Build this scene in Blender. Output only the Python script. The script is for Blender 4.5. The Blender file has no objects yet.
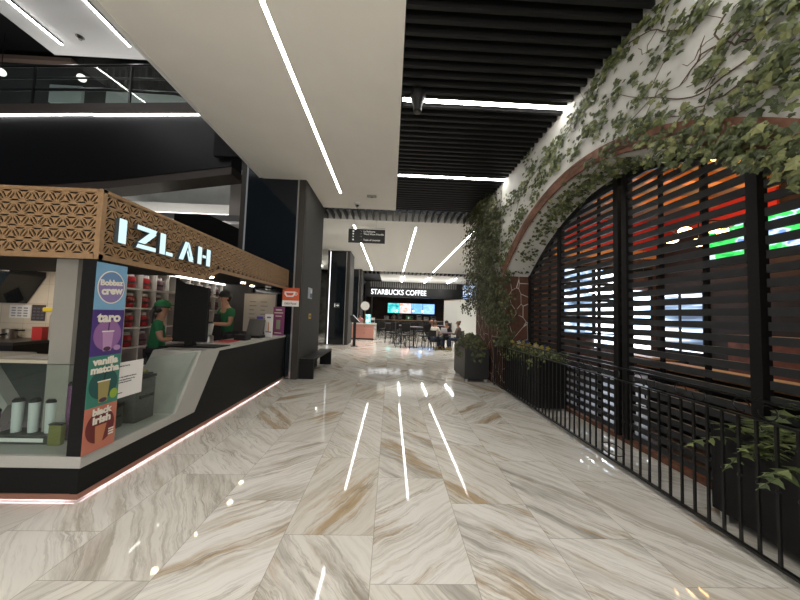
import bpy, bmesh, math, random
import numpy as np
from mathutils import Vector, Matrix, Quaternion
random.seed(7)
S = bpy.context.scene
COL = S.collection
PI = math.pi

# ---------------------------------------------------------------- camera
F = 295.87; PIT, YAW, ROL, CH = .0516, -.030246, .031644, 1.5
def camera():
    f = Vector((-math.sin(YAW)*math.cos(PIT), math.cos(YAW)*math.cos(PIT), math.sin(PIT)))
    r = Vector((math.cos(YAW), math.sin(YAW), 0)); u = r.cross(f)
    c, s = math.cos(ROL), math.sin(ROL)
    r2 = c*r+s*u; u2 = -s*r+c*u; b = -f
    m = Matrix(((r2.x, u2.x, b.x, 0), (r2.y, u2.y, b.y, 0), (r2.z, u2.z, b.z, CH), (0, 0, 0, 1)))
    cd = bpy.data.cameras.new('camera'); cd.sensor_width = 36; cd.lens = F/800*36
    cd.clip_start = .05; cd.clip_end = 200
    o = bpy.data.objects.new('camera', cd); COL.objects.link(o); o.matrix_world = m
    S.camera = o
camera()
# ---------------------------------------------------------------- world, exposure
W = bpy.data.worlds.new('world'); S.world = W; W.use_nodes = True
W.node_tree.nodes['Background'].inputs[0].default_value = (.8, .86, 1, 1)
W.node_tree.nodes['Background'].inputs[1].default_value = .03
S.view_settings.view_transform = 'Standard'; S.view_settings.look = 'None'
S.view_settings.exposure = 0.75; S.view_settings.gamma = 1; S.view_settings.use_curve_mapping = False
S.cycles.use_denoising = True
S.cycles.max_bounces = 8; S.cycles.diffuse_bounces = 4; S.cycles.glossy_bounces = 4
S.cycles.transmission_bounces = 6; S.cycles.transparent_max_bounces = 12
S.cycles.sample_clamp_indirect = 6
LED = 22.0          # brightness of the ceiling strips
def area(name, loc, rot, sx, sy, power, color=(1, .95, .88), spread=180):
    l = bpy.data.lights.new(name, 'AREA'); l.shape = 'RECTANGLE'; l.size = sx; l.size_y = sy
    l.energy = power; l.color = color; l.spread = math.radians(spread)
    o = bpy.data.objects.new(name, l); COL.objects.link(o); o.location = loc; o.rotation_euler = rot
    return o
# the lit hall behind the photographer and the open atrium on the left, plus added fills
area('hall_light', (-.3, -3.4, 4.4), (0, 0, 0), 4.5, 4.0, 130, spread=130)
area('near_ceiling_fill', (-1.0, -5.2, 1.6), (PI/2+.55, 0, 0), 9, 2.6, 230, (1, .96, .90))  # unseen fill added behind the camera to brighten the near ceiling
area('far_ceiling_fill', (1.5, 24.8, 3.2), (PI, 0, 0), 8, 1.5, 45, (1, .95, .88))  # uplight added to brighten the far ceiling; no such lamp hangs there
area('upper_ceiling_fill', (-9.5, 9.6, 6.6), (PI, 0, 0), 9, .8, 110, (1, .97, .92))  # uplight added behind the balustrade to brighten the upper ceiling
area('far_hall_fill', (.8, 16, 4.50), (0, 0, 0), 7, 9, 200, spread=100)  # broad fill added over the far hall, boosting its LED strips
area('kitchen_light', (-5.4, 3.7, 2.02), (0, 0, 0), 1.6, .5, 15, (1, .86, .68))
area('atrium_light', (-7.5, 1.5, 8.4), (0, 0, 0), 7, 6, 60, (.97, .97, 1))
area('red_band_fill', (6.4, 5.6, 3.0), (2.3, 0, -.45), 2.2, 1.0, 50, (1, .55, .25))  # added fill, tilted up to brighten the red band on the walls
area('counter_light', (4.2, 2.8, 4.3), (0, 0, 0), .3, 3.0, 22, (1, .72, .45))
area('back_wall_fill', (-6.8, 9.3, 3.2), (PI*.66, 0, 0), 4, .3, 150, (1, .96, .9))  # hidden fill added behind the grey beam to brighten the white back wall
# ---------------------------------------------------------------- materials
MATS = {}
def lin(c): return tuple(((x/12.92) if x <= .04045 else ((x+.055)/1.055)**2.4) for x in c)
def mat(name, c, rough=.5, metal=0, noise=0, nscale=20, emit=0, ecol=None, spec=.5, bump=0, trans=0, alpha=1):
    if name in MATS: return MATS[name]
    m = bpy.data.materials.new(name); m.use_nodes = True; nt = m.node_tree
    b = nt.nodes['Principled BSDF']
    b.inputs['Base Color'].default_value = (*c, 1); b.inputs['Roughness'].default_value = rough
    b.inputs['Metallic'].default_value = metal; b.inputs['Specular IOR Level'].default_value = spec
    if emit:
        b.inputs['Emission Color'].default_value = (*(ecol or c), 1); b.inputs['Emission Strength'].default_value = emit
    if trans: b.inputs['Transmission Weight'].default_value = trans; b.inputs['IOR'].default_value = 1.45
    if alpha < 1: b.inputs['Alpha'].default_value = alpha
    if noise or bump:
        tc = nt.nodes.new('ShaderNodeTexCoord'); n = nt.nodes.new('ShaderNodeTexNoise')
        n.inputs['Scale'].default_value = nscale; n.inputs['Detail'].default_value = 5
        nt.links.new(tc.outputs['Object'], n.inputs['Vector'])
        if noise:
            r = nt.nodes.new('ShaderNodeMapRange'); r.inputs[1].default_value = .3; r.inputs[2].default_value = .7
            r.inputs[3].default_value = 1-noise; r.inputs[4].default_value = 1+noise
            nt.links.new(n.outputs['Fac'], r.inputs[0])
            h = nt.nodes.new('ShaderNodeHueSaturation'); h.inputs['Color'].default_value = (*c, 1)
            nt.links.new(r.outputs[0], h.inputs['Value']); nt.links.new(h.outputs[0], b.inputs['Base Color'])
        if bump:
            bp = nt.nodes.new('ShaderNodeBump'); bp.inputs['Strength'].default_value = bump; bp.inputs['Distance'].default_value = .01
            nt.links.new(n.outputs['Fac'], bp.inputs['Height']); nt.links.new(bp.outputs[0], b.inputs['Normal'])
    MATS[name] = m; return m
def glow(name, c, s):
    if name in MATS: return MATS[name]
    m = bpy.data.materials.new(name); m.use_nodes = True; nt = m.node_tree; nt.nodes.clear()
    e = nt.nodes.new('ShaderNodeEmission'); o = nt.nodes.new('ShaderNodeOutputMaterial')
    e.inputs[0].default_value = (*c, 1); e.inputs[1].default_value = s; nt.links.new(e.outputs[0], o.inputs[0])
    MATS[name] = m; return m
def glass(name, tint=(.9, .95, .93), refl=.12, rough=.01):
    if name in MATS: return MATS[name]
    m = bpy.data.materials.new(name); m.use_nodes = True; nt = m.node_tree; nt.nodes.clear()
    t = nt.nodes.new('ShaderNodeBsdfTransparent'); t.inputs[0].default_value = (*tint, 1)
    g = nt.nodes.new('ShaderNodeBsdfGlossy'); g.inputs['Roughness'].default_value = rough
    lw = nt.nodes.new('ShaderNodeLayerWeight'); pw = nt.nodes.new('ShaderNodeMath'); pw.operation = 'POWER'; pw.inputs[1].default_value = 4
    fr = nt.nodes.new('ShaderNodeMath'); fr.operation = 'MULTIPLY_ADD'; fr.inputs[1].default_value = .6; fr.inputs[2].default_value = .04
    nt.links.new(lw.outputs['Facing'], pw.inputs[0]); nt.links.new(pw.outputs[0], fr.inputs[0])
    mx = nt.nodes.new('ShaderNodeMixShader'); o = nt.nodes.new('ShaderNodeOutputMaterial')
    nt.links.new(fr.outputs[0], mx.inputs[0]); nt.links.new(t.outputs[0], mx.inputs[1]); nt.links.new(g.outputs[0], mx.inputs[2])
    nt.links.new(mx.outputs[0], o.inputs[0]); MATS[name] = m; return m
def N(nt, t, **k):
    n = nt.nodes.new('ShaderNode'+t)
    for a, v in k.items(): setattr(n, a, v)
    return n
def math_(nt, op, a, b=None, c=None):
    n = N(nt, 'Math', operation=op)
    for i, v in enumerate((a, b, c)):
        if v is None: continue
        if isinstance(v, (int, float)): n.inputs[i].default_value = v
        else: nt.links.new(v, n.inputs[i])
    return n.outputs[0]
def mixc(nt, f, a, b):
    n = N(nt, 'Mix', data_type='RGBA')
    for s, v in ((0, f), (6, a), (7, b)):
        if isinstance(v, (int, float)): n.inputs[s].default_value = v
        elif isinstance(v, tuple): n.inputs[s].default_value = (*v, 1)
        else: nt.links.new(v, n.inputs[s])
    return n.outputs[2]
def ramp(nt, f, lo, hi, a=0, b=1):
    n = N(nt, 'MapRange', interpolation_type='SMOOTHSTEP'); nt.links.new(f, n.inputs[0])
    n.inputs[1].default_value = lo; n.inputs[2].default_value = hi; n.inputs[3].default_value = a; n.inputs[4].default_value = b
    return n.outputs[0]
def marble():
    m = bpy.data.materials.new('marble_tile'); m.use_nodes = True; nt = m.node_tree; L = nt.links
    b = nt.nodes['Principled BSDF']
    tc = N(nt, 'TexCoord'); sp = N(nt, 'SeparateXYZ'); L.new(tc.outputs['Object'], sp.inputs[0])
    u = math_(nt, 'DIVIDE', math_(nt, 'ADD', sp.outputs[0], .066), .603)
    col = math_(nt, 'FLOOR', u); fu = math_(nt, 'FRACT', u)
    v = math_(nt, 'DIVIDE', math_(nt, 'ADD', math_(nt, 'MULTIPLY_ADD', col, .3655, sp.outputs[1]), -.647), 1.083)
    row = math_(nt, 'FLOOR', v); fv = math_(nt, 'FRACT', v)
    eu = math_(nt, 'MULTIPLY', math_(nt, 'MINIMUM', fu, math_(nt, 'SUBTRACT', 1, fu)), .603)
    ev = math_(nt, 'MULTIPLY', math_(nt, 'MINIMUM', fv, math_(nt, 'SUBTRACT', 1, fv)), 1.083)
    joint = ramp(nt, math_(nt, 'MINIMUM', eu, ev), .0012, .0032, 1, 0)
    cell = N(nt, 'CombineXYZ'); L.new(col, cell.inputs[0]); L.new(row, cell.inputs[1])
    wn = N(nt, 'TexWhiteNoise', noise_dimensions='2D'); L.new(cell.outputs[0], wn.inputs['Vector'])
    rs = N(nt, 'SeparateColor'); L.new(wn.outputs['Color'], rs.inputs[0])
    sgn = math_(nt, 'SUBTRACT', math_(nt, 'MULTIPLY', math_(nt, 'GREATER_THAN', rs.outputs[0], .38), 2), 1)
    ang = math_(nt, 'MULTIPLY', sgn, math_(nt, 'MULTIPLY_ADD', rs.outputs[1], .5, .62))
    rot = N(nt, 'VectorRotate', rotation_type='Z_AXIS'); L.new(tc.outputs['Object'], rot.inputs['Vector']); L.new(ang, rot.inputs['Angle'])
    off = N(nt, 'VectorMath', operation='MULTIPLY_ADD'); L.new(wn.outputs['Color'], off.inputs[0])
    off.inputs[1].default_value = (40, 40, 40); L.new(rot.outputs[0], off.inputs[2])
    wob = N(nt, 'TexNoise'); wob.inputs['Scale'].default_value = 3.0; wob.inputs['Detail'].default_value = 4
    L.new(off.outputs[0], wob.inputs['Vector'])
    w2 = N(nt, 'VectorMath', operation='MULTIPLY_ADD'); L.new(wob.outputs['Color'], w2.inputs[0])
    w2.inputs[1].default_value = (.13, .13, 0); L.new(off.outputs[0], w2.inputs[2])
    def band(sx, sy, sc, det=5, rough=.6):
        mp = N(nt, 'Mapping'); mp.inputs['Scale'].default_value = (sx, sy, 1); L.new(w2.outputs[0], mp.inputs[0])
        n = N(nt, 'TexNoise'); n.inputs['Scale'].default_value = sc; n.inputs['Detail'].default_value = det
        n.inputs['Roughness'].default_value = rough; L.new(mp.outputs[0], n.inputs['Vector']); return n.outputs['Fac']
    n1 = band(.4, 3.6, 1.6, 8, .66); n2 = band(.5, 6.5, 1.8, 8, .65); n3 = band(.45, 3.2, 1.3, 8, .66); n4 = band(.3, 11, 3.2, 8, .7)
    soft = ramp(nt, n1, .46, .68)
    line = math_(nt, 'MULTIPLY', ramp(nt, math_(nt, 'ABSOLUTE', math_(nt, 'SUBTRACT', n2, .5)), .0, .035, 1, 0), ramp(nt, n3, .38, .62))
    gold = math_(nt, 'MULTIPLY', ramp(nt, n3, .52, .66), ramp(nt, rs.outputs[2], .25, .6))
    fine = ramp(nt, n4, .48, .66)
    wn2 = N(nt, 'TexWhiteNoise', noise_dimensions='3D'); k3 = N(nt, 'VectorMath', operation='ADD'); k3.inputs[1].default_value = (17.3, 5.1, 9.7)
    L.new(cell.outputs[0], k3.inputs[0]); L.new(k3.outputs[0], wn2.inputs['Vector']); r2 = N(nt, 'SeparateColor'); L.new(wn2.outputs['Color'], r2.inputs[0])
    amt = math_(nt, 'MULTIPLY_ADD', r2.outputs[0], .85, .25); tint = r2.outputs[1]
    soft = math_(nt, 'MULTIPLY', soft, amt); fine = math_(nt, 'MULTIPLY', fine, math_(nt, 'MULTIPLY_ADD', r2.outputs[2], .8, .3))
    base = mixc(nt, rs.outputs[1], (.77, .755, .715), (.66, .63, .565))
    vein = mixc(nt, tint, (.30, .285, .255), (.44, .34, .215))
    c = mixc(nt, math_(nt, 'MULTIPLY', soft, .85), base, vein)
    c = mixc(nt, math_(nt, 'MULTIPLY', fine, .50), c, (.33, .29, .23))
    c = mixc(nt, math_(nt, 'MULTIPLY', gold, .8), c, (.40, .27, .13))
    c = mixc(nt, math_(nt, 'MULTIPLY', line, .5), c, (.20, .175, .14))
    c = mixc(nt, math_(nt, 'MULTIPLY', joint, .5), c, (.16, .14, .12))
    L.new(c, b.inputs['Base Color']); b.inputs['Roughness'].default_value = .045
    b.inputs['Specular IOR Level'].default_value = .46
    MATS['marble'] = m; return m
def flagstone():
    m = bpy.data.materials.new('flagstone'); m.use_nodes = True; nt = m.node_tree; L = nt.links; b = nt.nodes['Principled BSDF']
    tc = N(nt, 'TexCoord'); v = N(nt, 'TexVoronoi', feature='DISTANCE_TO_EDGE'); v.inputs['Scale'].default_value = 3.6
    mp = N(nt, 'Mapping'); mp.inputs['Scale'].default_value = (1.2, 1.2, .8); L.new(tc.outputs['Object'], mp.inputs[0]); L.new(mp.outputs[0], v.inputs['Vector'])
    v2 = N(nt, 'TexVoronoi'); v2.inputs['Scale'].default_value = 3.6; L.new(mp.outputs[0], v2.inputs['Vector'])
    n = N(nt, 'TexNoise'); n.inputs['Scale'].default_value = 14; n.inputs['Detail'].default_value = 6; L.new(tc.outputs['Object'], n.inputs['Vector'])
    s = mixc(nt, n.outputs['Fac'], (.030, .012, .007), (.17, .065, .034))
    sc = N(nt, 'SeparateColor'); L.new(v2.outputs['Color'], sc.inputs[0])
    s = mixc(nt, math_(nt, 'MULTIPLY', sc.outputs[0], .45), s, (.05, .024, .015))
    k = math_(nt, 'MULTIPLY', ramp(nt, v.outputs['Distance'], .010, .024, 1, 0), .8)
    L.new(mixc(nt, k, s, (.62, .58, .52)), b.inputs['Base Color']); b.inputs['Roughness'].default_value = .75
    bp = N(nt, 'Bump'); bp.inputs['Strength'].default_value = .5; bp.inputs['Distance'].default_value = .02
    L.new(n.outputs['Fac'], bp.inputs['Height']); L.new(bp.outputs[0], b.inputs['Normal'])
    return m
def leafmat(name, a, bcol, c3):
    m = bpy.data.materials.new(name); m.use_nodes = True; nt = m.node_tree; b = nt.nodes['Principled BSDF']
    g = N(nt, 'NewGeometry'); r = N(nt, 'ValToRGB'); nt.links.new(g.outputs['Random Per Island'], r.inputs[0])
    e = r.color_ramp.elements; e[0].color = (*a, 1); e[1].color = (*c3, 1); e[1].position = 1
    x = e.new(.65); x.color = (*bcol, 1)
    nt.links.new(r.outputs[0], b.inputs['Base Color']); b.inputs['Roughness'].default_value = .5
    return m
def screen(name, cols, sx, sy, s, seed=0, axis=1):
    """a lit screen whose picture is made of soft blocks of the given colours"""
    m = bpy.data.materials.new(name); m.use_nodes = True; nt = m.node_tree; nt.nodes.clear(); L = nt.links
    tc = N(nt, 'TexCoord'); mp = N(nt, 'Mapping'); mp.inputs['Scale'].default_value = (sx, sx, sy); mp.inputs['Location'].default_value = (seed, seed*.7, seed*.3)
    L.new(tc.outputs['Object'], mp.inputs[0])
    n = N(nt, 'TexNoise'); n.inputs['Scale'].default_value = 1; n.inputs['Detail'].default_value = 3; L.new(mp.outputs[0], n.inputs['Vector'])
    r = N(nt, 'ValToRGB'); L.new(n.outputs['Fac'], r.inputs[0]); el = r.color_ramp.elements
    el[0].position = .36; el[0].color = (*cols[0], 1); el[1].position = .66; el[1].color = (*cols[-1], 1)
    for i, c in enumerate(cols[1:-1]):
        x = el.new(.36+.30*(i+1)/(len(cols)-1)); x.color = (*c, 1)
    e = N(nt, 'Emission'); e.inputs[1].default_value = s; o = N(nt, 'OutputMaterial'); L.new(r.outputs[0], e.inputs[0]); L.new(e.outputs[0], o.inputs[0])
    return m
M_marble = marble(); M_flag = flagstone()
M_white = mat('white_plaster', (.58, .575, .545), .8, noise=.05, nscale=3)
M_ceil = mat('painted_ceiling', (.78, .75, .69), .85, noise=.02, nscale=2)
M_trimw = mat('pale_trim', (.72, .71, .68), .5)
M_black = mat('black_paint', (.006, .006, .0065), .6, noise=.2, nscale=30, spec=.2)
M_slat = mat('black_slat', (.010, .010, .0105), .5, spec=.25)
M_char = mat('charcoal_slat', (.032, .034, .037), .5, noise=.1, nscale=15, spec=.3)
M_iron = mat('black_iron', (.006, .006, .006), .3, spec=.4)
M_dglass = mat('black_glass', (.006, .009, .012), .08, spec=.5)
M_conc = mat('grey_textured_cladding', (.055, .054, .052), .85, noise=.25, nscale=40, bump=.4)
M_dmetal = mat('dark_bronze_metal', (.05, .044, .038), .4, metal=.5)
M_strip = glow('led_strip', (1, .965, .90), LED)
M_stripw = glow('led_strip_white', (1, .98, .96), LED*.7)
M_stone = mat('speckled_quartz', (.39, .38, .355), .35, noise=.12, nscale=160)
M_copper = mat('copper_kick', (.40, .20, .15), .35, metal=.7)
M_wood = mat('oak_fretwork', (.27, .165, .082), .55, noise=.12, nscale=25)
M_slot = mat('fretwork_gap', (.012, .009, .007), .8)
M_rust = mat('rust_brick', (.17, .075, .045), .8, noise=.3, nscale=18, bump=.4)
M_glass = glass('clear_glass')
M_chrome = mat('brushed_steel', (.55, .55, .55), .3, metal=1)
M_dark = mat('dark_plastic', (.010, .010, .011), .45, spec=.3)
M_paper = mat('white_paper', (.75, .73, .72), .8)
M_ink = mat('black_ink', (.02, .02, .025), .7)
M_skin = mat('skin', (.36, .19, .12), .5)
M_hair = mat('dark_hair', (.015, .011, .009), .5)
M_bhair = mat('brown_hair', (.10, .05, .025), .5)

# ---------------------------------------------------------------- mesh helpers
class MB:
    def __init__(s): s.v = []; s.f = []; s.mi = []; s.k = 0
    def add(s, vs, fs):
        o = len(s.v); s.v += [tuple(x) for x in vs]
        for f in fs: s.f.append(tuple(o+i for i in f)); s.mi.append(s.k)
        return s
    def box(s, x0, x1, y0, y1, z0, z1):
        return s.add([(x0,y0,z0),(x1,y0,z0),(x1,y1,z0),(x0,y1,z0),(x0,y0,z1),(x1,y0,z1),(x1,y1,z1),(x0,y1,z1)],
            [(0,3,2,1),(4,5,6,7),(0,1,5,4),(1,2,6,5),(2,3,7,6),(3,0,4,7)])
    def quad(s, *p): return s.add(p, [tuple(range(len(p)))])
    def prism(s, pts, axis, a, b):
        """polygon pts in the two other axes, extruded along axis from a to b"""
        def mk(p, t): return (t, p[0], p[1]) if axis == 'x' else ((p[0], t, p[1]) if axis == 'y' else (p[0], p[1], t))
        n = len(pts); vs = [mk(p, a) for p in pts]+[mk(p, b) for p in pts]
        return s.add(vs, [tuple(range(n))[::-1], tuple(range(n, 2*n))]+[(i, (i+1) % n, n+(i+1) % n, n+i) for i in range(n)])
    def tube(s, pts, r, n=8, closed=False, cap=True):
        pts = [Vector(p) for p in pts]; rs = r if isinstance(r, (list, tuple)) else [r]*len(pts)
        prev = None; rings = []
        for i, p in enumerate(pts):
            if closed: d = pts[(i+1) % len(pts)]-pts[i-1]
            else: d = pts[min(i+1, len(pts)-1)]-pts[max(i-1, 0)]
            if d.length < 1e-9: d = Vector((0, 0, 1))
            d.normalize()
            if prev is None: a = d.orthogonal().normalized()
            else:
                a = prev-d*prev.dot(d)
                a = a.normalized() if a.length > 1e-6 else d.orthogonal().normalized()
            prev = a; b = d.cross(a)
            rings.append([p+rs[i]*(math.cos(2*PI*k/n)*a+math.sin(2*PI*k/n)*b) for k in range(n)])
        vs = [q for rg in rings for q in rg]; fs = []
        m = len(rings)
        for i in range(m if closed else m-1):
            j = (i+1) % m
            for k in range(n): fs.append((i*n+k, i*n+(k+1) % n, j*n+(k+1) % n, j*n+k))
        if cap and not closed: fs += [tuple(range(n))[::-1], tuple((m-1)*n+k for k in range(n))]
        return s.add(vs, fs)
    def lathe(s, prof, c=(0, 0, 0), n=20, sx=1, sy=1):
        vs = []; fs = []
        for r, z in prof:
            for k in range(n): vs.append((c[0]+sx*r*math.cos(2*PI*k/n), c[1]+sy*r*math.sin(2*PI*k/n), c[2]+z))
        for i in range(len(prof)-1):
            for k in range(n): fs.append((i*n+k, i*n+(k+1) % n, (i+1)*n+(k+1) % n, (i+1)*n+k))
        fs += [tuple(range(n))[::-1], tuple((len(prof)-1)*n+k for k in range(n))]
        return s.add(vs, fs)
    def ball(s, c, r, n=10, sx=1, sy=1, sz=1, t0=0, t1=PI):
        prof = [(max(1e-4, r*math.sin(t0+(t1-t0)*i/n)), -r*sz*math.cos(t0+(t1-t0)*i/n)) for i in range(n+1)]
        return s.lathe(prof, c, 2*n, sx, sy)
    def build(s, name, mats, parent=None, smooth=False, bevel=0, loc=None, solid=0):
        me = bpy.data.meshes.new(name); me.from_pydata(s.v, [], s.f)
        if not isinstance(mats, (list, tuple)): mats = [mats]
        for m in mats: me.materials.append(m)
        for p, k in zip(me.polygons, s.mi): p.material_index = k
        if smooth:
            for p in me.polygons: p.use_smooth = True
        bm = bmesh.new(); bm.from_mesh(me); bmesh.ops.recalc_face_normals(bm, faces=bm.faces); bm.to_mesh(me); bm.free()
        o = bpy.data.objects.new(name, me); COL.objects.link(o)
        if parent:
            o.parent = parent
        if loc is not None: o.location = loc
        if bevel:
            b = o.modifiers.new('Bevel', 'BEVEL'); b.width = bevel; b.segments = 2; b.limit_method = 'ANGLE'
        if solid:
            b = o.modifiers.new('Solidify', 'SOLIDIFY'); b.thickness = solid
        if smooth:
            try: me.set_sharp_from_angle(angle=math.radians(40))
            except Exception: pass
        return o
def thing(name, label, cat, loc=(0, 0, 0), rz=0, group=None):
    o = bpy.data.objects.new(name, None); COL.objects.link(o); o.location = loc; o.rotation_euler = (0, 0, rz)
    o.empty_display_size = .1
    return tag(o, label, cat, group)
def tag(o, label, cat, group=None, kind=None):
    o['label'] = label; o['category'] = cat
    if group: o['group'] = group
    if kind: o['kind'] = kind
    return o
def struct(o, label=None, cat=None):
    o['kind'] = 'structure'
    if label: o['label'] = label; o['category'] = cat or 'structure'
    return o
def dup(root, loc, rz=0, label=None, group=None):
    r = root.copy(); COL.objects.link(r); r.location = loc; r.rotation_euler = (0, 0, rz)
    if label: r['label'] = label
    if group: r['group'] = group
    for ch in list(root.children):
        c = ch.copy(); COL.objects.link(c); c.parent = r
        for g in list(ch.children):
            d = g.copy(); COL.objects.link(d); d.parent = c
    return r
FX = Matrix(((0, 0, 1), (1, 0, 0), (0, 1, 0)))       # faces +x, reads towards +y
FY = Matrix(((1, 0, 0), (0, 0, -1), (0, 1, 0)))      # faces -y, reads towards +x
def text(s, size, loc, basis, m, parent=None, depth=.002, bold=0, align='CENTER', sx=1, name='lettering', tilt=0, shear=0):
    cu = bpy.data.curves.new(name, 'FONT'); cu.body = s; cu.size = size; cu.extrude = depth/2; cu.offset = bold
    cu.align_x = align; cu.align_y = 'CENTER'; cu.resolution_u = 3; cu.shear = shear
    o = bpy.data.objects.new('tmp', cu); COL.objects.link(o)
    me = bpy.data.meshes.new_from_object(o); bpy.data.objects.remove(o); bpy.data.curves.remove(cu)
    me.name = name; me.materials.clear(); me.materials.append(m)
    t = basis.to_4x4(); t.translation = Vector(loc)
    me.transform(t @ Matrix.Rotation(tilt, 4, 'Z') @ Matrix.Diagonal((sx, 1, 1, 1)))
    o = bpy.data.objects.new(name, me); COL.objects.link(o)
    if parent:
        if parent.type == 'EMPTY' or parent.location.length > 0: me.transform(Matrix.Translation(-parent.location))
        o.parent = parent
    return o

# ================================================================= SETTING
YB, YE = -6.0, 34.0
struct(MB().box(-14, 10, YB, YE, -.12, 0).build('floor', M_marble), 'polished cream marble floor laid in long veined slabs', 'floor')
CZ = 4.54
def box(name, m, *b, parent=None, bevel=0): return MB().box(*b).build(name, m, parent, bevel=bevel)
def channel(xa, xb, y0, y1, z0, z1, slots):
    """ceiling board with recessed slots, built as boxes around them; slots = (x0, x1, ya, yb)"""
    mb = MB(); xs = sorted(slots); cur = xa
    for a, b, ya, yb in xs:
        mb.box(cur, a, y0, y1, z0, z1)
        if ya > y0: mb.box(a, b, y0, ya, z0, z1)
        if yb < y1: mb.box(a, b, yb, y1, z0, z1)
        cur = b
    mb.box(cur, xb, y0, y1, z0, z1); return mb
struct(channel(-3.03, .05, YB, 8.46, CZ, CZ+.35, [(-1.39, -1.34, YB, 7.4)]).build('ceiling', M_ceil), 'smooth beige dropped ceiling above the corridor', 'ceiling')
struct(box('trim_1', M_trimw, -3.09, -3.03, YB, 6.69, CZ-.012, CZ+.36), 'pale edge trim of the dropped ceiling', 'trim')
# black slatted ceiling: boards across the corridor
mb = MB(); y = -5.8
while y < 8.40:
    for a, b in ((.06, 2.43),):
        if min(abs(y+.02-q) for q in (4.03, 6.30, 1.76, -.51, -2.78)) > .055: mb.box(a, b, y, y+.045, CZ, CZ+.13)
    y += .14
struct(mb.build('ceiling', M_slat), 'black slatted ceiling with boards across the corridor', 'ceiling')
mb = MB(); x = -3.2
while x < 2.6:
    mb.box(x, x+.05, 8.50, 9.45, CZ, CZ+.15); x += .21
struct(mb.build('ceiling', mat('grey_slat', (.035, .035, .035), .5)), 'short black fins between the two pale ceilings', 'ceiling')
struct(box('ceiling', M_black, -3.09, 3.4, YB, 9.46, CZ+.42, CZ+.5), 'black void above the slatted ceiling', 'ceiling')
sl = [(xx-.028, xx+.028, 10.05, 20.45) for xx in (-1.36, .78, 2.85)] + [(xx-.05, xx+.05, 22.5, 26.2) for xx in (4.95,)]
M_ceil2 = mat('far_painted_ceiling', (.84, .84, .81), .85)
struct(channel(-9, 9, 9.46, 20.7, CZ, CZ+.3, [s for s in sl if s[2] < 20]).build('ceiling', M_ceil2), 'pale far ceiling with three long light channels', 'ceiling')
mb = MB(); x = -3
while x < 8: mb.box(x, x+.06, 20.7, 22.0, CZ, CZ+.2); x += .3
struct(mb.build('ceiling', M_slat), 'dark slatted gap in front of the coffee shop', 'ceiling')
struct(box('ceiling', M_black, -9, 9, 20.7, 22, CZ+.25, CZ+.3), 'black void above the far slats', 'ceiling')
struct(box('ceiling', M_ceil2, -.9, 9, 22.0, 27, CZ, CZ+.3), 'pale ceiling directly before the coffee shop', 'ceiling')
struct(box('ceiling', M_black, -9, -.9, 22.0, 27, CZ, CZ+.3), 'black ceiling patch left of the coffee shop', 'ceiling')

def strip(label, x0, x1, y0, y1, z, m=M_strip, group=None, case=True):
    t = thing('strip_light', label, 'ceiling light', ((x0+x1)/2, (y0+y1)/2, z), 0, group)
    cx, cy = (x0+x1)/2, (y0+y1)/2
    box('diffuser', m, x0-cx, x1-cx, y0-cy, y1-cy, 0, .012, parent=t)
    box('housing', M_dmetal, x0-cx, x1-cx, y0-cy, y1-cy, .013, .07, parent=t)
    return t
strip('long warm LED strip running lengthwise in the beige dropped ceiling', -1.388, -1.342, YB+.1, 7.39, CZ+.004)
strip('nearest white LED strip across the black slatted ceiling', .07, 2.42, 4.0, 4.06, CZ+.0)
strip('further white LED strip across the black slatted ceiling', .07, 2.42, 6.27, 6.33, CZ+.0)
for q, nm in ((1.76, 'overhead'), (-.51, 'just behind the camera'), (-2.78, 'furthest behind the camera')):
    strip('white LED strip across the black slats, %s' % nm, .07, 2.42, q-.03, q+.03, CZ)
for xx, nm in ((-1.36, 'left of the three lengthwise strips, behind the hanging sign'), (.78, 'middle of the three lengthwise strips in the far ceiling'), (2.85, 'right of the three lengthwise strips, beside the ivy pier')):
    strip('warm LED strip, ' + nm, xx-.022, xx+.022, 10.06, 20.44, CZ+.004)
for xx, nm in ((.88, 'left short'), (2.93, 'middle short'), (5.0, 'right short')):
    strip('%s LED strip in the ceiling before the coffee shop' % nm, xx-.06, xx+.06, 22.7, 26.2, CZ-.075)

# right wall with the segmental arch
AY = np.array([1.3, 1.65, 1.89, 2.22, 2.67, 3.18, 3.71, 4.05, 4.45, 5.10, 5.54, 5.97, 6.3])
AZ = np.array([2.17, 2.46, 2.70, 2.95, 3.17, 3.35, 3.44, 3.45, 3.405, 3.19, 2.97, 2.70, 2.43])
cf = np.polyfit(AY-3.9, AZ, 4)
def arch(y): return float(np.polyval(cf, y-3.9))
WX, SX = 2.43, 3.0
Y0, Y1 = 1.3, 6.3
K = 40; ys = [Y0+(Y1-Y0)*i/K for i in range(K+1)]
mb = MB()
for a, b in zip(ys[:-1], ys[1:]):
    mb.quad((WX, a, arch(a)), (WX, b, arch(b)), (WX, b, 4.95), (WX, a, 4.95))
    mb.quad((WX, a, arch(a)), (SX+.16, a, arch(a)), (SX+.16, b, arch(b)), (WX, b, arch(b)))
    mb.quad((SX+.16, a, arch(a)), (SX+.16, b, arch(b)), (SX+.16, b, 4.95), (SX+.16, a, 4.95))
mb.box(WX, SX+.16, YB, Y0, 0, 4.95); mb.box(WX, SX+.16, Y1, 8.35, 2.42, 4.95)
struct(mb.build('wall_right', M_white), 'white plaster wall over the wide arched opening', 'wall')
mb = MB()
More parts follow.
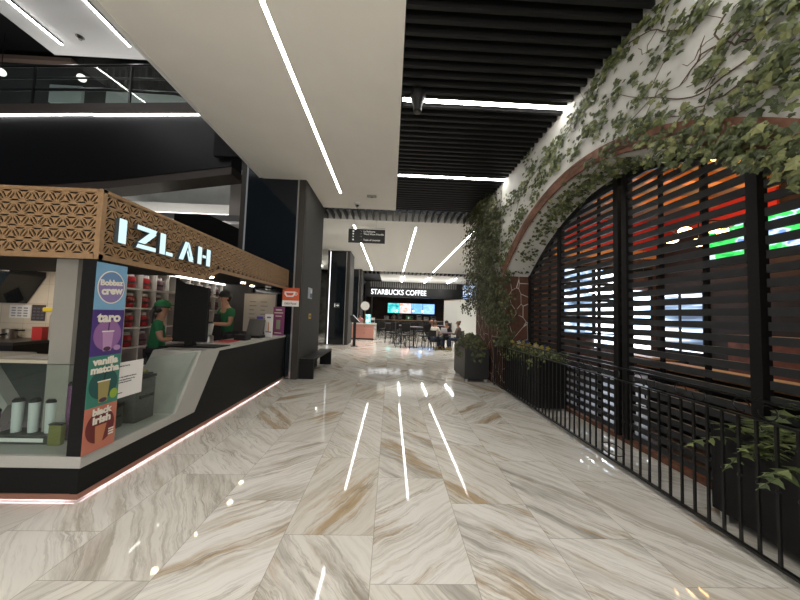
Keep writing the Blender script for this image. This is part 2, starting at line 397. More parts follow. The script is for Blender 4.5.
for a, b in zip(ys[:-1], ys[1:]):
    a2, b2 = 3.9+(a-3.9)*1.06, 3.9+(b-3.9)*1.06
    za, zb = arch(a), arch(b)
    vs = [(WX-.025, a, za), (WX-.025, b, zb), (WX-.025, b2, zb+.16), (WX-.025, a2, za+.16),
          (WX+.03, a, za), (WX+.03, b, zb), (WX+.03, b2, zb+.16), (WX+.03, a2, za+.16)]
    mb.add(vs, [(0,1,2,3),(7,6,5,4),(0,4,5,1),(3,2,6,7)])
struct(mb.build('trim_2', M_rust), 'rust-brown band following the edge of the arch', 'trim')
mb = MB().box(WX, SX+.16, 6.3, 8.35, 0, 2.42)
struct(mb.build('wall_right', M_flag), 'rust flagstone pier with pale mortar at the end of the arch', 'wall')
struct(box('trim_3', M_rust, SX-.02, SX+.12, 1.2, 6.3, 0, .06), 'brown curb under the slatted screens', 'trim')

# ================================================================= slatted screens in the arch
def slat_screen(y0, y1, label, posts):
    t = thing('slatted_screen', label, 'screen', (SX, y0, .0), 0, None)
    mb = MB(); z = .09
    while z < 3.45:
        zz = z+.067
        # widest y range that stays under the arch
        a, b = y0+.02, y1-.02
        while a < b and arch(a)-.02 < zz: a += .02
        while b > a and arch(b)-.02 < zz: b -= .02
        if b-a > .06: mb.box(-.018, .016, a-y0, b-y0, z, zz)
        z += .1150
    mb.build('slat_panel', M_char, t)
    mb = MB(); n_ = 14
    for i in range(n_):
        a, b = y0+.02+(y1-y0-.04)*i/n_, y0+.02+(y1-y0-.04)*(i+1)/n_; za, zb = arch(a)-.004, arch(b)-.004
        mb.prism([(a-y0, za-.085), (b-y0, zb-.085), (b-y0, zb), (a-y0, za)], 'x', -.022, .022)
    mb.build('arch_frame', M_slat, t)
    for p in posts:
        MB().box(-.045, .045, p-.04-y0, p+.04-y0, .06, min(arch(p-.04), arch(p+.04))-.005).build('post', M_slat, t)
    for p in (.33, .66):
        q = y0+(y1-y0)*p
        MB().box(.016, .045, q-.02-y0, q+.02-y0, .08, min(arch(q), 3.4)-.03).build('rear_batten', M_black, t)
    return t
slat_screen(1.36, 2.27, 'nearest black slatted screen in the arch, above the fern planter', (1.42,))
slat_screen(2.27, 3.70, 'black slatted screen with the orange ceiling behind, second from the right edge', (2.315, 3.66))
slat_screen(3.74, 5.18, 'black slatted screen before the bright window, third from the right edge', (3.80, 5.14))
slat_screen(5.20, 6.28, 'farthest narrow black slatted screen beside the flagstone pier', (6.24,))

# ================================================================= iron fence
FXX = 2.39
t = thing('iron_fence', 'low black wrought-iron fence with scrolls along the marble corridor', 'fence', (FXX, .6, 0))
for i in range(62):
    yy = 6.68-.1*i-.6
    mb = MB().box(-.0075, .0075, yy-.0075, yy+.0075, .05, .905)
    mb.ball((0, yy, .50), .014, 4)
    mb.build('baluster', M_iron, t)
for z, h, nm in ((.045, .02, 'bottom_rail'), (.895, .012, 'middle_rail'), (1.02, .014, 'top_rail')):
    MB().box(-.014, .014, 0, 6.12, z, z+h).build(nm, M_iron, t)
for yy in (0, 6.1):
    MB().box(-.014, .014, yy-.014, yy+.014, 0, 1.03).build('fence_post', M_iron, t)
k = 0
for yc in np.arange(.45, 6.1, .42):
    for sgn in (-1, 1):
        pts = []
        for a in np.linspace(0, 1.75*PI, 16):
            rr = .054*(1-.32*a/(1.75*PI))
            pts.append((0, yc+sgn*(.075)-sgn*rr*math.cos(a), .965+rr*math.sin(a)*(1 if sgn > 0 else -1)))
        MB().tube(pts, .0045, 6).build('scroll', M_iron, t)
MB().tube([(.10*math.cos(a)+.02, 2.6-.6+.55+.10*math.sin(a), .15+.03*math.sin(a)) for a in np.linspace(0, 2*PI, 20, endpoint=False)], .005, 6, closed=True).build('ring', M_iron, t)

# ivy clusters: centre y, centre z, radius, leaves
IVY_WALL = [(2.34, 4.06, 0.19, 34), (2.52, 4.42, 0.13, 14), (2.18, 4.04, 0.15, 22), (2.89, 4.55, 0.15, 16), (3.03, 4.49, 0.16, 18), (2.58, 3.97, 0.14, 16), (2.54, 3.64, 0.11, 12), (2.75, 3.71, 0.12, 12), (2.83, 4.03, 0.11, 8), (2.14, 3.49, 0.14, 28), (1.9, 3.66, 0.14, 26), (1.76, 3.58, 0.12, 22), (1.66, 3.49, 0.09, 16), (2.04, 3.6, 0.07, 8), (1.87, 3.17, 0.12, 26), (1.66, 3.27, 0.12, 28), (1.72, 3.18, 0.09, 18), (1.64, 2.96, 0.11, 20), (1.75, 3.12, 0.08, 14), (2.27, 3.24, 0.1, 14), (1.96, 3.02, 0.12, 22), (2.07, 3.02, 0.09, 12), (2.19, 3.12, 0.08, 12), (2.68, 4.49, 0.1, 8), (1.81, 3.34, 0.05, 6), (2.08, 3.24, 0.06, 6), (2.75, 3.45, 0.12, 16), (2.54, 3.36, 0.11, 12), (3.12, 4.45, 0.12, 16), (3.34, 4.43, 0.12, 18), (3.49, 4.32, 0.13, 20), (3.28, 3.96, 0.15, 26), (3.08, 4.01, 0.1, 14), (3.01, 3.67, 0.11, 20), (3.68, 4.27, 0.12, 22), (3.9, 4.21, 0.13, 24), (4.14, 4.14, 0.14, 24), (3.58, 3.93, 0.13, 28), (4.47, 4.1, 0.15, 26), (4.27, 3.83, 0.14, 26), (4.72, 3.85, 0.15, 28), (5.08, 4.16, 0.15, 24), (5.4, 3.93, 0.15, 26), (5.86, 3.92, 0.17, 30), (5.47, 3.48, 0.16, 30), (5.84, 3.3, 0.17, 30), (6.14, 3.06, 0.15, 30), (6.36, 2.78, 0.15, 30), (6.52, 3.84, 0.14, 24), (6.62, 3.41, 0.14, 24), (4.89, 3.63, 0.12, 16), (5.2, 4.6, 0.11, 6), (3.79, 3.82, 0.11, 18), (3.4, 3.81, 0.1, 14)]
IVY_OVER = [(2.89, 3.47, 0.12, 22), (2.71, 3.25, 0.12, 26), (2.5, 3.14, 0.11, 26), (2.32, 3.03, 0.1, 24), (2.16, 2.95, 0.1, 28), (2.06, 2.8, 0.09, 24), (1.96, 2.78, 0.1, 30), (1.88, 2.62, 0.08, 24), (1.87, 2.79, 0.08, 20), (1.77, 2.73, 0.08, 22), (1.72, 2.57, 0.08, 22), (1.65, 2.5, 0.07, 22), (1.65, 2.65, 0.06, 12), (3.18, 3.35, 0.1, 16), (3.43, 3.4, 0.1, 12), (2.41, 2.95, 0.08, 14), (2.6, 3.04, 0.08, 10), (1.61, 2.36, 0.05, 12), (2.24, 2.86, 0.07, 10), (3.1, 3.51, 0.09, 12)]
IVY_SOFF = [(3.96, 3.47, 0.11, 20), (4.17, 3.35, 0.13, 24), (4.37, 3.24, 0.12, 20), (4.69, 3.39, 0.12, 18), (4.69, 3.11, 0.13, 20), (4.99, 2.97, 0.14, 18), (5.15, 2.75, 0.13, 16), (5.44, 2.58, 0.13, 14), (5.73, 3.08, 0.12, 12), (3.67, 3.44, 0.11, 20), (3.42, 3.4, 0.1, 20), (3.19, 3.35, 0.09, 20), (3.76, 3.31, 0.08, 10), (5.85, 2.53, 0.14, 18), (4.5, 3.56, 0.08, 10)]
IVY_PIER = [(8.48, 4.51, 0.24, 46), (7.62, 4.22, 0.22, 46), (6.92, 3.98, 0.2, 46), (8.45, 4.05, 0.24, 46), (7.6, 3.81, 0.22, 46), (6.91, 3.61, 0.2, 46), (8.63, 3.65, 0.24, 46), (7.75, 3.44, 0.22, 46), (7.03, 3.2, 0.2, 46), (8.49, 3.18, 0.24, 46), (7.64, 3.02, 0.21, 46), (6.94, 2.84, 0.19, 46), (8.46, 2.73, 0.23, 46), (7.62, 2.62, 0.21, 46), (6.79, 2.44, 0.19, 46), (8.54, 2.3, 0.23, 46), (7.6, 2.17, 0.21, 46), (6.77, 2.11, 0.19, 46), (8.41, 1.92, 0.23, 46), (7.41, 1.83, 0.2, 46), (6.63, 1.8, 0.18, 46), (7.48, 4.56, 0.22, 46), (8.0, 4.63, 0.23, 46), (7.03, 1.62, 0.19, 46), (6.49, 1.51, 0.18, 46), (8.94, 1.73, 0.09, 12), (9.3, 1.8, 0.09, 8), (8.88, 2.48, 0.09, 10)]
IVY_JAMB = [(2.48, 2.54, 0.11, 22), (2.42, 2.32, 0.13, 26), (2.38, 2.06, 0.13, 30), (2.49, 1.9, 0.11, 14), (2.4, 1.77, 0.13, 28), (2.49, 1.51, 0.11, 20), (2.39, 1.36, 0.13, 34), (2.44, 1.15, 0.15, 40), (2.54, 1.01, 0.13, 26), (2.33, 1.04, 0.13, 30), (2.63, 2.59, 0.09, 12), (2.85, 2.6, 0.09, 12), (2.6, 1.65, 0.08, 8)]
VINES = [[(1.637, 2.898), (1.773, 3.071), (1.906, 3.2), (2.097, 3.213), (2.284, 3.252), (2.606, 3.402), (2.895, 3.513)], [(1.736, 3.511), (1.926, 3.601), (2.197, 3.664), (2.364, 3.548), (2.657, 3.635), (2.96, 3.588)], [(2.951, 4.469), (2.647, 4.33), (2.355, 4.035), (2.19, 4.038)], [(2.016, 3.81), (2.086, 3.722), (1.958, 3.52), (1.842, 3.481), (1.762, 3.504)], [(1.902, 3.357), (2.204, 3.335), (2.456, 3.484), (3.025, 3.969), (3.333, 3.995)], [(3.168, 4.496), (3.509, 4.342), (3.925, 4.227), (4.502, 4.117), (5.429, 3.948), (6.18, 3.071)], [(1.631, 3.112), (1.722, 3.128), (1.826, 3.044), (1.94, 3.007)]]
# ================================================================= ivy
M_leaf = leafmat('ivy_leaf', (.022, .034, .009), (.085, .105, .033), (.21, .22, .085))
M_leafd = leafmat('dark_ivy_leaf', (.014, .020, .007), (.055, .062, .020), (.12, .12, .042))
M_vine = mat('vine_bark', (.09, .055, .035), .8)
LEAF = [(0, -.06), (.22, -.28), (.50, -.16), (.40, .08), (.62, .30), (.30, .38), (.0, .80), (-.30, .38), (-.62, .30), (-.40, .08), (-.50, -.16), (-.22, -.28)]
def leaf(mb, p, nrm, size, roll):
    nrm = nrm.normalized(); a = nrm.orthogonal().normalized(); b = nrm.cross(a)
    c, s = math.cos(roll), math.sin(roll); e1 = c*a+s*b; e2 = -s*a+c*b
    vs = [p+nrm*size*.10]; 
    for u, v in LEAF: vs.append(p+size*(u*e1+v*e2)+nrm*size*(-.22*abs(u)-.10*max(0, v)))
    n = len(LEAF); mb.add(vs, [(0, 1+i, 1+(i+1) % n) for i in range(n)])
R = random.Random(11)
def hang(nrm):       # roll so that the tip points roughly down
    n = nrm.normalized(); a = n.orthogonal().normalized(); b = n.cross(a)
    return math.atan2(-(-a.z), -b.z) if abs(n.z) < .95 else R.uniform(0, 6.28)
def wall_leaves(mb, blobs, x, base, spread=.05, far=True, fmul=1.0):
    for cy, cz, r, n in blobs:
        for i in range(int(n*fmul*(1.7 if cy > 4.2 and cy < 6.6 else 1.0))):
            y = cy+R.gauss(0, .55)*r*max(1, cy/2.4*.8); z = cz+R.gauss(0, .55)*r
            nr = Vector((-1, R.uniform(-.7, .4), R.uniform(-.3, .8)))
            leaf(mb, Vector((x-R.uniform(.005, spread), y, min(z, 4.50))), nr, base*R.uniform(.55, 1.25), hang(nr)+R.gauss(0, .7))
t = thing('ivy', 'ivy climbing over the white wall above the arch', 'ivy', (WX, 3.9, 3.9))
mb = MB(); wall_leaves(mb, [(a, min(b, 4.46), r, n) for a, b, r, n in IVY_WALL], WX-.008, .062, fmul=1.3)
o = mb.build('foliage', M_leaf, t); o.data.transform(Matrix.Translation((-WX, -3.9, -3.9)))
for path in VINES:
    pts = [Vector((WX-.012-.01*math.sin(i*2.1), y, min(z, 4.5))) for i, (y, z) in enumerate(path)]
    fine = []
    for a, b in zip(pts[:-1], pts[1:]):
        for k in range(4): fine.append(a.lerp(b, k/4)+Vector((0, R.uniform(-.012, .012), R.uniform(-.012, .012))))
    MB().tube([p-Vector((WX, 3.9, 3.9)) for p in fine], [.007*(1-.6*i/len(fine)) for i in range(len(fine))], 5).build('stem', M_vine, t)
    for q in range(3):
        a = R.choice(fine); pl = [a]; d = Vector((0, R.uniform(-1, 1), R.uniform(-.8, .6)))
        for k in range(6): d += Vector((0, R.uniform(-.4, .4), R.uniform(-.4, .4))); pl.append(pl[-1]+d.normalized()*.06)
        MB().tube([p-Vector((WX, 3.9, 3.9)) for p in pl], .003, 4).build('stem', M_vine, t)
t = thing('ivy', 'ivy garland trailing along the rust band of the arch', 'ivy', (WX, 3.9, 3.6))
mb = MB(); wall_leaves(mb, IVY_OVER, WX-.03, .062, .09, fmul=1.15)
for cy, cz, r, n in IVY_SOFF:
    for i in range(int(n*1.7)):
        y = cy+R.gauss(0, .5)*r*max(1, cy/2.6); z = arch(min(max(y, 1.4), 6.28))-.02-abs(R.gauss(0, .03))
        nr = Vector((R.uniform(-.9, .2), R.uniform(-.9, .1), -.8)); leaf(mb, Vector((2.72+R.gauss(0, .12), y, z)), nr, .06*R.uniform(.6, 1.2), R.uniform(0, 6.28))
o = mb.build('foliage', M_leaf, t); o.data.transform(Matrix.Translation((-WX, -3.9, -3.6)))
for k in range(3):
    MB().tube([(-.03-.02*math.sin(i*1.3+k), y-3.9, arch(y)+.08+.05*math.sin(i*.9+2*k)-3.6) for i, y in enumerate(np.linspace(1.6, 5.9, 30))], .005, 5).build('stem', M_vine, t)
t = thing('ivy', 'dense ivy mat covering the far flagstone pier', 'ivy', (WX, 7.3, 2.5))
mb = MB(); wall_leaves(mb, IVY_PIER, WX-.01, .072, .24, fmul=3.0)
for i in range(1300):     # loose outer shoots past the pier's far edge and round its near edge
    y, z = R.uniform(6.4, 8.5), R.uniform(1.9, 4.4); nr = Vector((-1, R.uniform(-.8, .3), R.uniform(-.3, .7)))
    leaf(mb, Vector((WX-R.uniform(.03, .22), y, z)), nr, .065*R.uniform(.6, 1.2), hang(nr)+R.gauss(0, .6))
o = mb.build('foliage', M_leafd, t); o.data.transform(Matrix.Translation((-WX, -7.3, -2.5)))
for k in range(7):
    yy = 6.5+.28*k; MB().tube([(-.03-.03*math.sin(i*.8+k), yy-7.3+.08*math.sin(i*.6+k), z-2.5) for i, z in enumerate(np.linspace(1.5+.1*k, 4.4, 22))], .006, 5).build('stem', M_vine, t)
t = thing('ivy', 'ivy tress hanging down the near corner of the flagstone pier', 'ivy', (2.6, 6.25, 2.0))
mb = MB()
for cx, cz, r, n in IVY_JAMB:
    for i in range(int(n*1.3)):
        nr = Vector((R.uniform(-.8, .5), -1, R.uniform(-.2, .7)))
        leaf(mb, Vector((cx+R.gauss(0, .5)*r, 6.26-R.uniform(0, .10), cz+R.gauss(0, .5)*r)), nr, .065*R.uniform(.6, 1.2), hang(nr)+R.gauss(0, .6))
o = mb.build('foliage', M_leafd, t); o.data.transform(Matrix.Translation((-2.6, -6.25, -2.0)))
for k in range(3): MB().tube([(-.1+.07*k+.04*math.sin(i*.7+k), -.03, z-2.0) for i, z in enumerate(np.linspace(.95, 2.5, 14))], .006, 5).build('stem', M_vine, t)

# ================================================================= planters
def frond(mb, base, d, length, wid, n=7):
    d = Vector(d).normalized(); p = Vector(base); side = d.cross(Vector((0, 0, 1)))
    side = side.normalized() if side.length > 1e-3 else Vector((1, 0, 0))
    pts = []
    for i in range(n+1):
        pts.append(p.copy()); d = (d+Vector((0, 0, -.16))).normalized(); p = p+d*length/n
    for i in range(1, n):
        for sg in (-1, 1):
            a = pts[i]; w = wid*math.sin(PI*(i+.4)/(n+.6)); dd = (pts[i+1]-pts[i]).normalized()
            tip = a+side*sg*w+dd*w*.55+Vector((0, 0, -.25*w)); m1 = a+dd*length/n*.75
            mid = (a+tip)/2+dd*w*.30; mid2 = (a+tip)/2-dd*w*.12
            mb.add([a, mid2, tip, mid, m1], [(0, 1, 2, 3), (0, 3, 4)])
    mb.tube(pts, .0025, 4)
def planter(label, cat, c, sx, sy, z0, z1, mats=M_dark, feet=True):
    t = thing('planter', label, cat, (c[0], c[1], 0))
    mb = MB(); w = .02
    mb.box(-sx, sx, -sy, -sy+w, z0, z1).box(-sx, sx, sy-w, sy, z0, z1).box(-sx, -sx+w, -sy+w, sy-w, z0, z1).box(sx-w, sx, -sy+w, sy-w, z0, z1).box(-sx+w, sx-w, -sy+w, sy-w, z0, z0+.02)
    mb.build('box', mats, t, bevel=.004)
    MB().box(-sx+w, sx-w, -sy+w, sy-w, z1-.08, z1-.05).build('soil', mat('soil', (.03, .02, .014), .95), t)
    for a in (-1, 1):
        for b in (-1, 1): MB().box(a*(sx-.06)-.03, a*(sx-.06)+.03, b*(sy-.06)-.03, b*(sy-.06)+.03, 0, z0).build('foot', M_chrome if feet else M_dark, t)
    return t
M_fern = leafmat('fern_leaf', (.04, .06, .018), (.10, .13, .045), (.22, .25, .10))
pl = planter('nearest black planter box behind the iron fence, holding a fern', 'planter', (2.80, 1.60, 0), .21, .74, .07, .72)
t = thing('fern', 'leafy green fern spilling over the nearest planter by the fence', 'plant', (2.80, 1.60, .66))
mb = MB()
for i in range(95):
    a = R.uniform(0, 2*PI); yy = R.uniform(-.62, .62); frond(mb, (R.uniform(-.14, .10), yy, -.01), (math.cos(a)*.8-.25, math.sin(a)*.8, R.uniform(.35, 1.2)), R.uniform(.28, .55), R.uniform(.055, .09))
mb.build('fronds', M_fern, t)
pl = planter('dark planter box standing in the corridor before the flagstone pier', 'planter', (2.05, 7.48, 0), .285, .58, .07, .77, mat('grey_planter', (.010, .0105, .011), .4))
t = thing('trailing_plant', 'bushy dark trailing plant in the corridor planter by the pier', 'plant', (2.05, 7.48, .70))
mb = MB()
for i in range(620):
    a = R.uniform(0, 2*PI); q = R.random()**.5; x, y = .36*q*math.cos(a), .70*q*math.sin(a); z = .08+.34*(1-q*q)*R.random()+.05*R.random()
    if q > .8: z -= R.uniform(0, .30)
    nr = Vector((x*1.6, y-.6, .6+R.uniform(-.3, .5))); leaf(mb, Vector((x, y, z)), nr, .07*R.uniform(.6, 1.3), hang(nr)+R.gauss(0, .8))
mb.build('foliage', M_leafd, t)
for i in range(14):
    a = i*.45; MB().tube([(0, 0, -.03), (.1*math.cos(a), .25*math.sin(a), .12), (.26*math.cos(a), .5*math.sin(a), .18)], .004, 5).build('stem', M_vine, t)
t = thing('votive_lamp', 'small orange glowing lamp at the planter edge by the pier', 'lamp', (2.26, 7.05, .725))
MB().lathe([(.03, 0), (.035, .03), (.028, .075), (.012, .10)], n=10).build('bulb', glow('amber', (1, .32, .12), 1.2), t, smooth=True)
MB().lathe([(.034, -.03), (.034, .0)], n=10).build('holder', M_dark, t)
pl = planter('black planter box behind the far end of the fence, holding flowers', 'planter', (2.70, 5.55, 0), .24, .70, .05, .82)
t = thing('flower_bed', 'yellow and blue flowers with trailing leaves in the far fence planter', 'flowers', (2.70, 5.55, .76))
mb = MB()
for i in range(520):
    x, y = R.uniform(-.32, .26), R.uniform(-.80, .76); z = .05+R.random()*.16-(.18*R.random() if x < -.22 else 0)
    nr = Vector((x-.4, -.6, .7)); leaf(mb, Vector((x, y, z)), nr, .06*R.uniform(.6, 1.2), R.uniform(0, 6.28))
mb.build('foliage', M_leaf, t)
cols = [mat('yellow_petal', (.40, .33, .07), .6), mat('blue_petal', (.05, .07, .22), .6), mat('cream_petal', (.42, .38, .24), .6)]
for i in range(30):
    x, y = R.uniform(-.24, .16), R.uniform(-.45, .62); z = .17+R.random()*.12; mb = MB()
    for k in range(5):
        a = k*2*PI/5; d = Vector((math.cos(a), -.3, math.sin(a)))
        s_ = Vector((-math.sin(a), 0, math.cos(a))); c = Vector((x, y, z))
        mb.add([c, c+.03*d+.016*s_, c+.05*d, c+.03*d-.016*s_], [(0, 1, 2, 3)])
    mb.ball((x, y-.008, z), .009, 4)
    mb.build('flower', cols[0] if i % 5 < 3 else cols[1 if i % 5 == 3 else 2], t)

# ================================================================= drinks kiosk
KX, KY, KE = -2.32, 2.387, 6.70
t = K_ = thing('drinks_kiosk', 'corner drinks kiosk with oak fretwork canopy and speckled stone counter', 'kiosk', (KX, KY, 0))
def kb(name, mb, m, parent=None, **k):
    o = mb.build(name, m, parent or t, **k); o.data.transform(Matrix.Translation((-KX, -KY, 0))); return o
# kick, led, black panels
kb('copper_kick', MB().prism([(KY, .03), (KE, .03), (KE, .07), (KY, .07)], 'x', KX-.05, KX).box(-7.5, KX-.05, KY, KY+.05, .03, .07), M_copper)
kb('kick_light', MB().box(KX-.075, KX-.06, KY+.1, KE-.05, .040, .066).box(-7.4, KX-.1, KY+.06, KY+.075, .040, .066), glow('kick_led', (1, .78, .84), 9))
side = [(KY, .07), (KE, .07), (KE, .94), (4.15, .94), (3.70, .26), (KY, .26)]
kb('black_panel', MB().prism(side, 'x', KX-.06, KX-.008), mat('black_laminate', (.006, .0065, .0065), .45, spec=.15))
kb('black_panel', MB().box(-7.5, KX-.06, KY+.008, KY+.06, .07, .26), MATS['black_laminate'])
band = [(KY, .26), (3.70, .26), (4.15, .94), (KE, .94), (KE, .98), (3.76, .98), (3.38, .345), (KY, .345)]
kb('stone_counter', MB().prism(band, 'x', KX-.58, KX), M_stone)
kb('stone_counter', MB().prism([(-5.2, .26), (KX-.58, .26), (KX-.58, .345), (-5.2, .345)], 'y', KY, KY+.42), M_stone)
kb('stone_counter', MB().prism([(-4.6, .345), (-3.62, .345), (-3.50, .56), (-3.80, .98), (-4.6, .98)], 'y', KY+.50, KY+.95), M_stone)
# corner post, white column
kb('corner_post', MB().prism([(-2.435, KY+.005), (KX-.003, KY+.005), (KX-.003, KY+.11), (-2.435, KY+.11)], 'z', .345, 1.88), M_black)
kb('white_column', MB().box(-2.93, -2.745, 2.66, 2.84, .345, 2.04), mat('cream_column', (.27, .255, .23), .7))
# glass
kb('glass_pane', MB().box(-5.2, -2.437, KY+.03, KY+.038, .345, 1.03), M_glass)
kb('glass_pane', MB().prism([(KY+.115, .345), (3.38, .345), (3.74, .975), (KY+.115, 1.03)], 'x', KX-.035, KX-.027), M_glass)
kb('glass_edge', MB().box(-5.2, -2.437, KY+.03, KY+.038, 1.03, 1.034), M_dmetal)
# canopy with fretwork
CT = 2.43
kb('canopy_roof', MB().box(-7.5, KX-.05, KY+.05, KE, 2.06, 2.40), M_black)
kb('canopy_core', MB().prism([(KY+.02, 1.89), (3.75, 1.89), (4.04, 2.02), (KE-.01, 2.02), (KE-.01, CT-.02), (KY+.02, CT-.02)], 'x', KX-.05, KX-.022).box(-7.5, KX-.05, KY+.022, KY+.05, 1.89, CT-.02), M_slot)
def fret(org, du, u0, u1, z0, z1, nrm, keep=None):
    """sheet of triangles, each with three slots cut along its sides"""
    mb = MB(); side_, h = .128, (z1-z0)/5
    org = Vector(org); du = Vector(du); dz = Vector((0, 0, 1)); nrm = Vector(nrm)
    def put(pts):
        pts = [(min(max(a, u0), u1), b) for a, b in pts]
        if len({(round(a, 5), round(b, 5)) for a, b in pts}) < 3: return
        vs = [org+du*a+dz*b for a, b in pts]; n = len(vs); mb.add(vs+[v-nrm*.008 for v in vs], [tuple(range(n)), tuple(range(n, 2*n))[::-1]]+[(i, n+i, n+(i+1) % n, (i+1) % n) for i in range(n)])
    for r in range(5):
        za, zb = z0+r*h, z0+(r+1)*h; i = -1
        while u0+i*side_*.5 < u1+side_:
            ua = u0+i*side_*.5; up = i % 2 == 0
            tri = [(ua, za), (ua+side_, za), (ua+side_/2, zb)] if up else [(ua, zb), (ua+side_, zb), (ua+side_/2, za)]
            cx, cz = sum(p[0] for p in tri)/3, sum(p[1] for p in tri)/3
            i += 1
            if cx < u0-.02 or cx > u1+.02 or (keep and not keep(cx, cz)): continue
            C_ = Vector((cx, cz)); T = [Vector(p) for p in tri]
            def ins(k): return [C_+(p-C_)*k for p in T]
            A, B, D = T, ins(.84), ins(.42)
            for k in range(3):
                j = (k+1) % 3
                put([A[k], A[j], B[j], B[k]])
                # bridges at the corners of each slot
                put([B[k], B[k].lerp(B[j], .12), D[k].lerp(D[j], .10), D[k]]); put([B[j].lerp(B[k], .12), B[j], D[j], D[j].lerp(D[k], .10)])
            put(D)
    return mb
kb('fretwork_panel', fret((KX-.004, 0, 0), (0, 1, 0), KY+.03, KE-.06, 1.905, 2.405, (1, 0, 0), lambda u, z: z > (1.9 if u < 3.80 else (2.06 if u > 4.0 else 1.93+(u-3.8)*.5))), M_wood)
kb('fretwork_panel', fret((0, KY+.004, 0), (1, 0, 0), -4.6, KX-.03, 1.905, 2.405, (0, -1, 0)), M_wood)
fr = MB().box(KX-.03, KX+.004, KY, KE, 2.405, CT).box(KX-.03, KX+.004, KY, 3.76, 1.868, 1.908).box(KX-.03, KX+.004, 4.03, KE, 2.0, 2.045).box(KX-.03, KX+.004, KY-.002, KY+.035, 1.868, CT).box(KX-.03, KX+.004, KE-.06, KE, 2.0, CT)
fr.prism([(3.74, 1.868), (4.04, 2.0), (4.04, 2.045), (3.74, 1.908)], 'x', KX-.03, KX+.004)
fr.box(-7.5, KX-.03, KY-.002, KY+.03, 2.405, CT).box(-7.5, KX-.03, KY-.002, KY+.03, 1.868, 1.908).box(KX-.036, KX-.03, KY-.002, KY+.03, 1.868, CT)
kb('canopy_frame', fr, M_wood)
kb('canopy_soffit', MB().box(-7.5, KX-.05, KY+.05, 3.75, 1.90, 1.91).box(-3.1, KX-.03, 4.04, KE, 2.03, 2.05), M_black)
kb('end_wall', MB().box(-3.55, -3.1, KE-.06, KE+.02, 0, 2.06).box(-7.5, -3.55, KE-.06, KE, 0, 2.06), mat('dark_end_wall', (.03, .028, .026), .6))
kb('service_floor', MB().box(-7.5, KX-.62, 2.86, KE, 0.001, .02), mat('service_floor', (.10, .09, .085), .6))
for xx, yy in ((-2.83, 5.71), (-2.95, 4.9), (-2.95, 6.35), (-3.05, 4.25)):  # first is the soffit spot, the rest added to light the booth
    o = kb('downlight', MB().lathe([(.04, 0), (.04, .02)], (xx, yy, 2.012), 14), glow('warm_spot', (1, .80, .55), 24))
# sign letters
t2 = thing('illuminated_sign', 'white glowing channel letters on the kiosk fretwork canopy', 'sign', (KX+.005, 2.5, 2.03))
M_let = glow('sign_white', (.68, .92, .97), .68); M_ret = mat('letter_return', (.05, .065, .075), .4)
LET = {'I': ((2.50, 2.572), [[(0, 0), (1, 0), (1, 1), (0, 1)]]),
 'Z': ((2.675, 2.895), [[(0, 1), (1, 1), (.93, .80), (.0, .80)], [(.62, .80), (.99, .80), (.42, .24), (.06, .24)], [(0, 0), (1, 0), (1, .18), (.07, .18)]]),
 'L': ((2.94, 3.115), [[(0, 0), (.40, .0), (.40, 1), (0, 1)], [(.46, 0), (1, 0), (1, .17), (.46, .17)]]),
 'A': ((3.205, 3.445), [[(0, 0), (.28, 0), (.62, 1), (.36, 1)], [(.56, .62), (.80, .0), (.66, .0), (.50, .45)], [(.58, .30), (.74, .26), (1, 0), (.76, 0)], [(.62, 1), (.70, .82), (.98, .12), (.80, .12), (.56, .72)]]),
 'H': ((3.51, 3.75), [[(0, 0), (.30, 0), (.30, 1), (0, 1)], [(.68, 0), (1, 0), (1, 1), (.68, 1)], [(.35, .42), (.63, .42), (.63, .58), (.35, .58)]])}
for ch in 'IZLAH':
    (a, b), polys = LET[ch]; mb = MB()
    for pts in polys:
        q = [(a+(b-a)*u-2.5, .205*v) for u, v in pts]; n = len(q)
        mb.k = 0; mb.add([(.036, p[0], p[1]) for p in q], [tuple(range(n))])
        mb.k = 1; mb.add([(.036, p[0], p[1]) for p in q]+[(0, p[0], p[1]) for p in q], [(i, n+i, n+(i+1) % n, (i+1) % n) for i in range(n)]+[tuple(range(n, 2*n))])
    mb.build('letter', [M_let, M_ret], t2)

# banner of four drink adverts
BX = KX+.012
t2 = thing('poster_banner', 'tall banner of four drink adverts hanging on the kiosk corner post', 'banner', (BX, KY, .35))
def flat(mb_pts, x, m, name, parent, th=.002):
    q = [(p[0]-parent.location.y, p[1]-parent.location.z) for p in mb_pts]
    dx = x-parent.location.x
    return MB().prism(q, 'x', dx, dx+th).build(name, m, parent)
def ell(cy, cz, ry, rz, n=36): return [(cy+ry*math.cos(2*PI*i/n), cz+rz*math.sin(2*PI*i/n)) for i in range(n)]
by0, by1 = 2.372, 2.64
rows = [(1.845, 1.47, (.16, .34, .52)), (1.47, 1.10, (.055, .025, .17)), (1.10, .70, (.035, .19, .14)), (.70, .352, (.46, .15, .10))]
pn = [flat([(by0, b), (by1, b), (by1, a), (by0, a)], BX, mat('poster_%d' % i, c, .6), 'printed_panel', t2) for i, (a, b, c) in enumerate(rows)]
pw = mat('print_cream', (.72, .68, .60), .7); x1, x2, x3 = BX+.0025, BX+.0045, BX+.0065
cy = (by0+by1)/2
flat(ell(cy, 1.655, .118, .135), x1, pw, 'printed_ring', t2, .001); flat(ell(cy, 1.655, .110, .126), x2-.001, mat('print_lilac', (.22, .17, .36), .7), 'printed_disc', t2, .001)
flat([p for p in ell(cy, 1.655, .110, .126) if p[1] > 1.68], x2-.0003, mat('print_blue', (.12, .22, .40), .7), 'printed_disc', t2, .0006)
text('Bobbaz', .062, (x3, cy-.004, 1.69), FX, pw, t2, .001, .003, tilt=.06, sx=1.05); text('crew', .085, (x3, cy+.005, 1.625), FX, pw, t2, .001, .004, tilt=.08, sx=1.05)
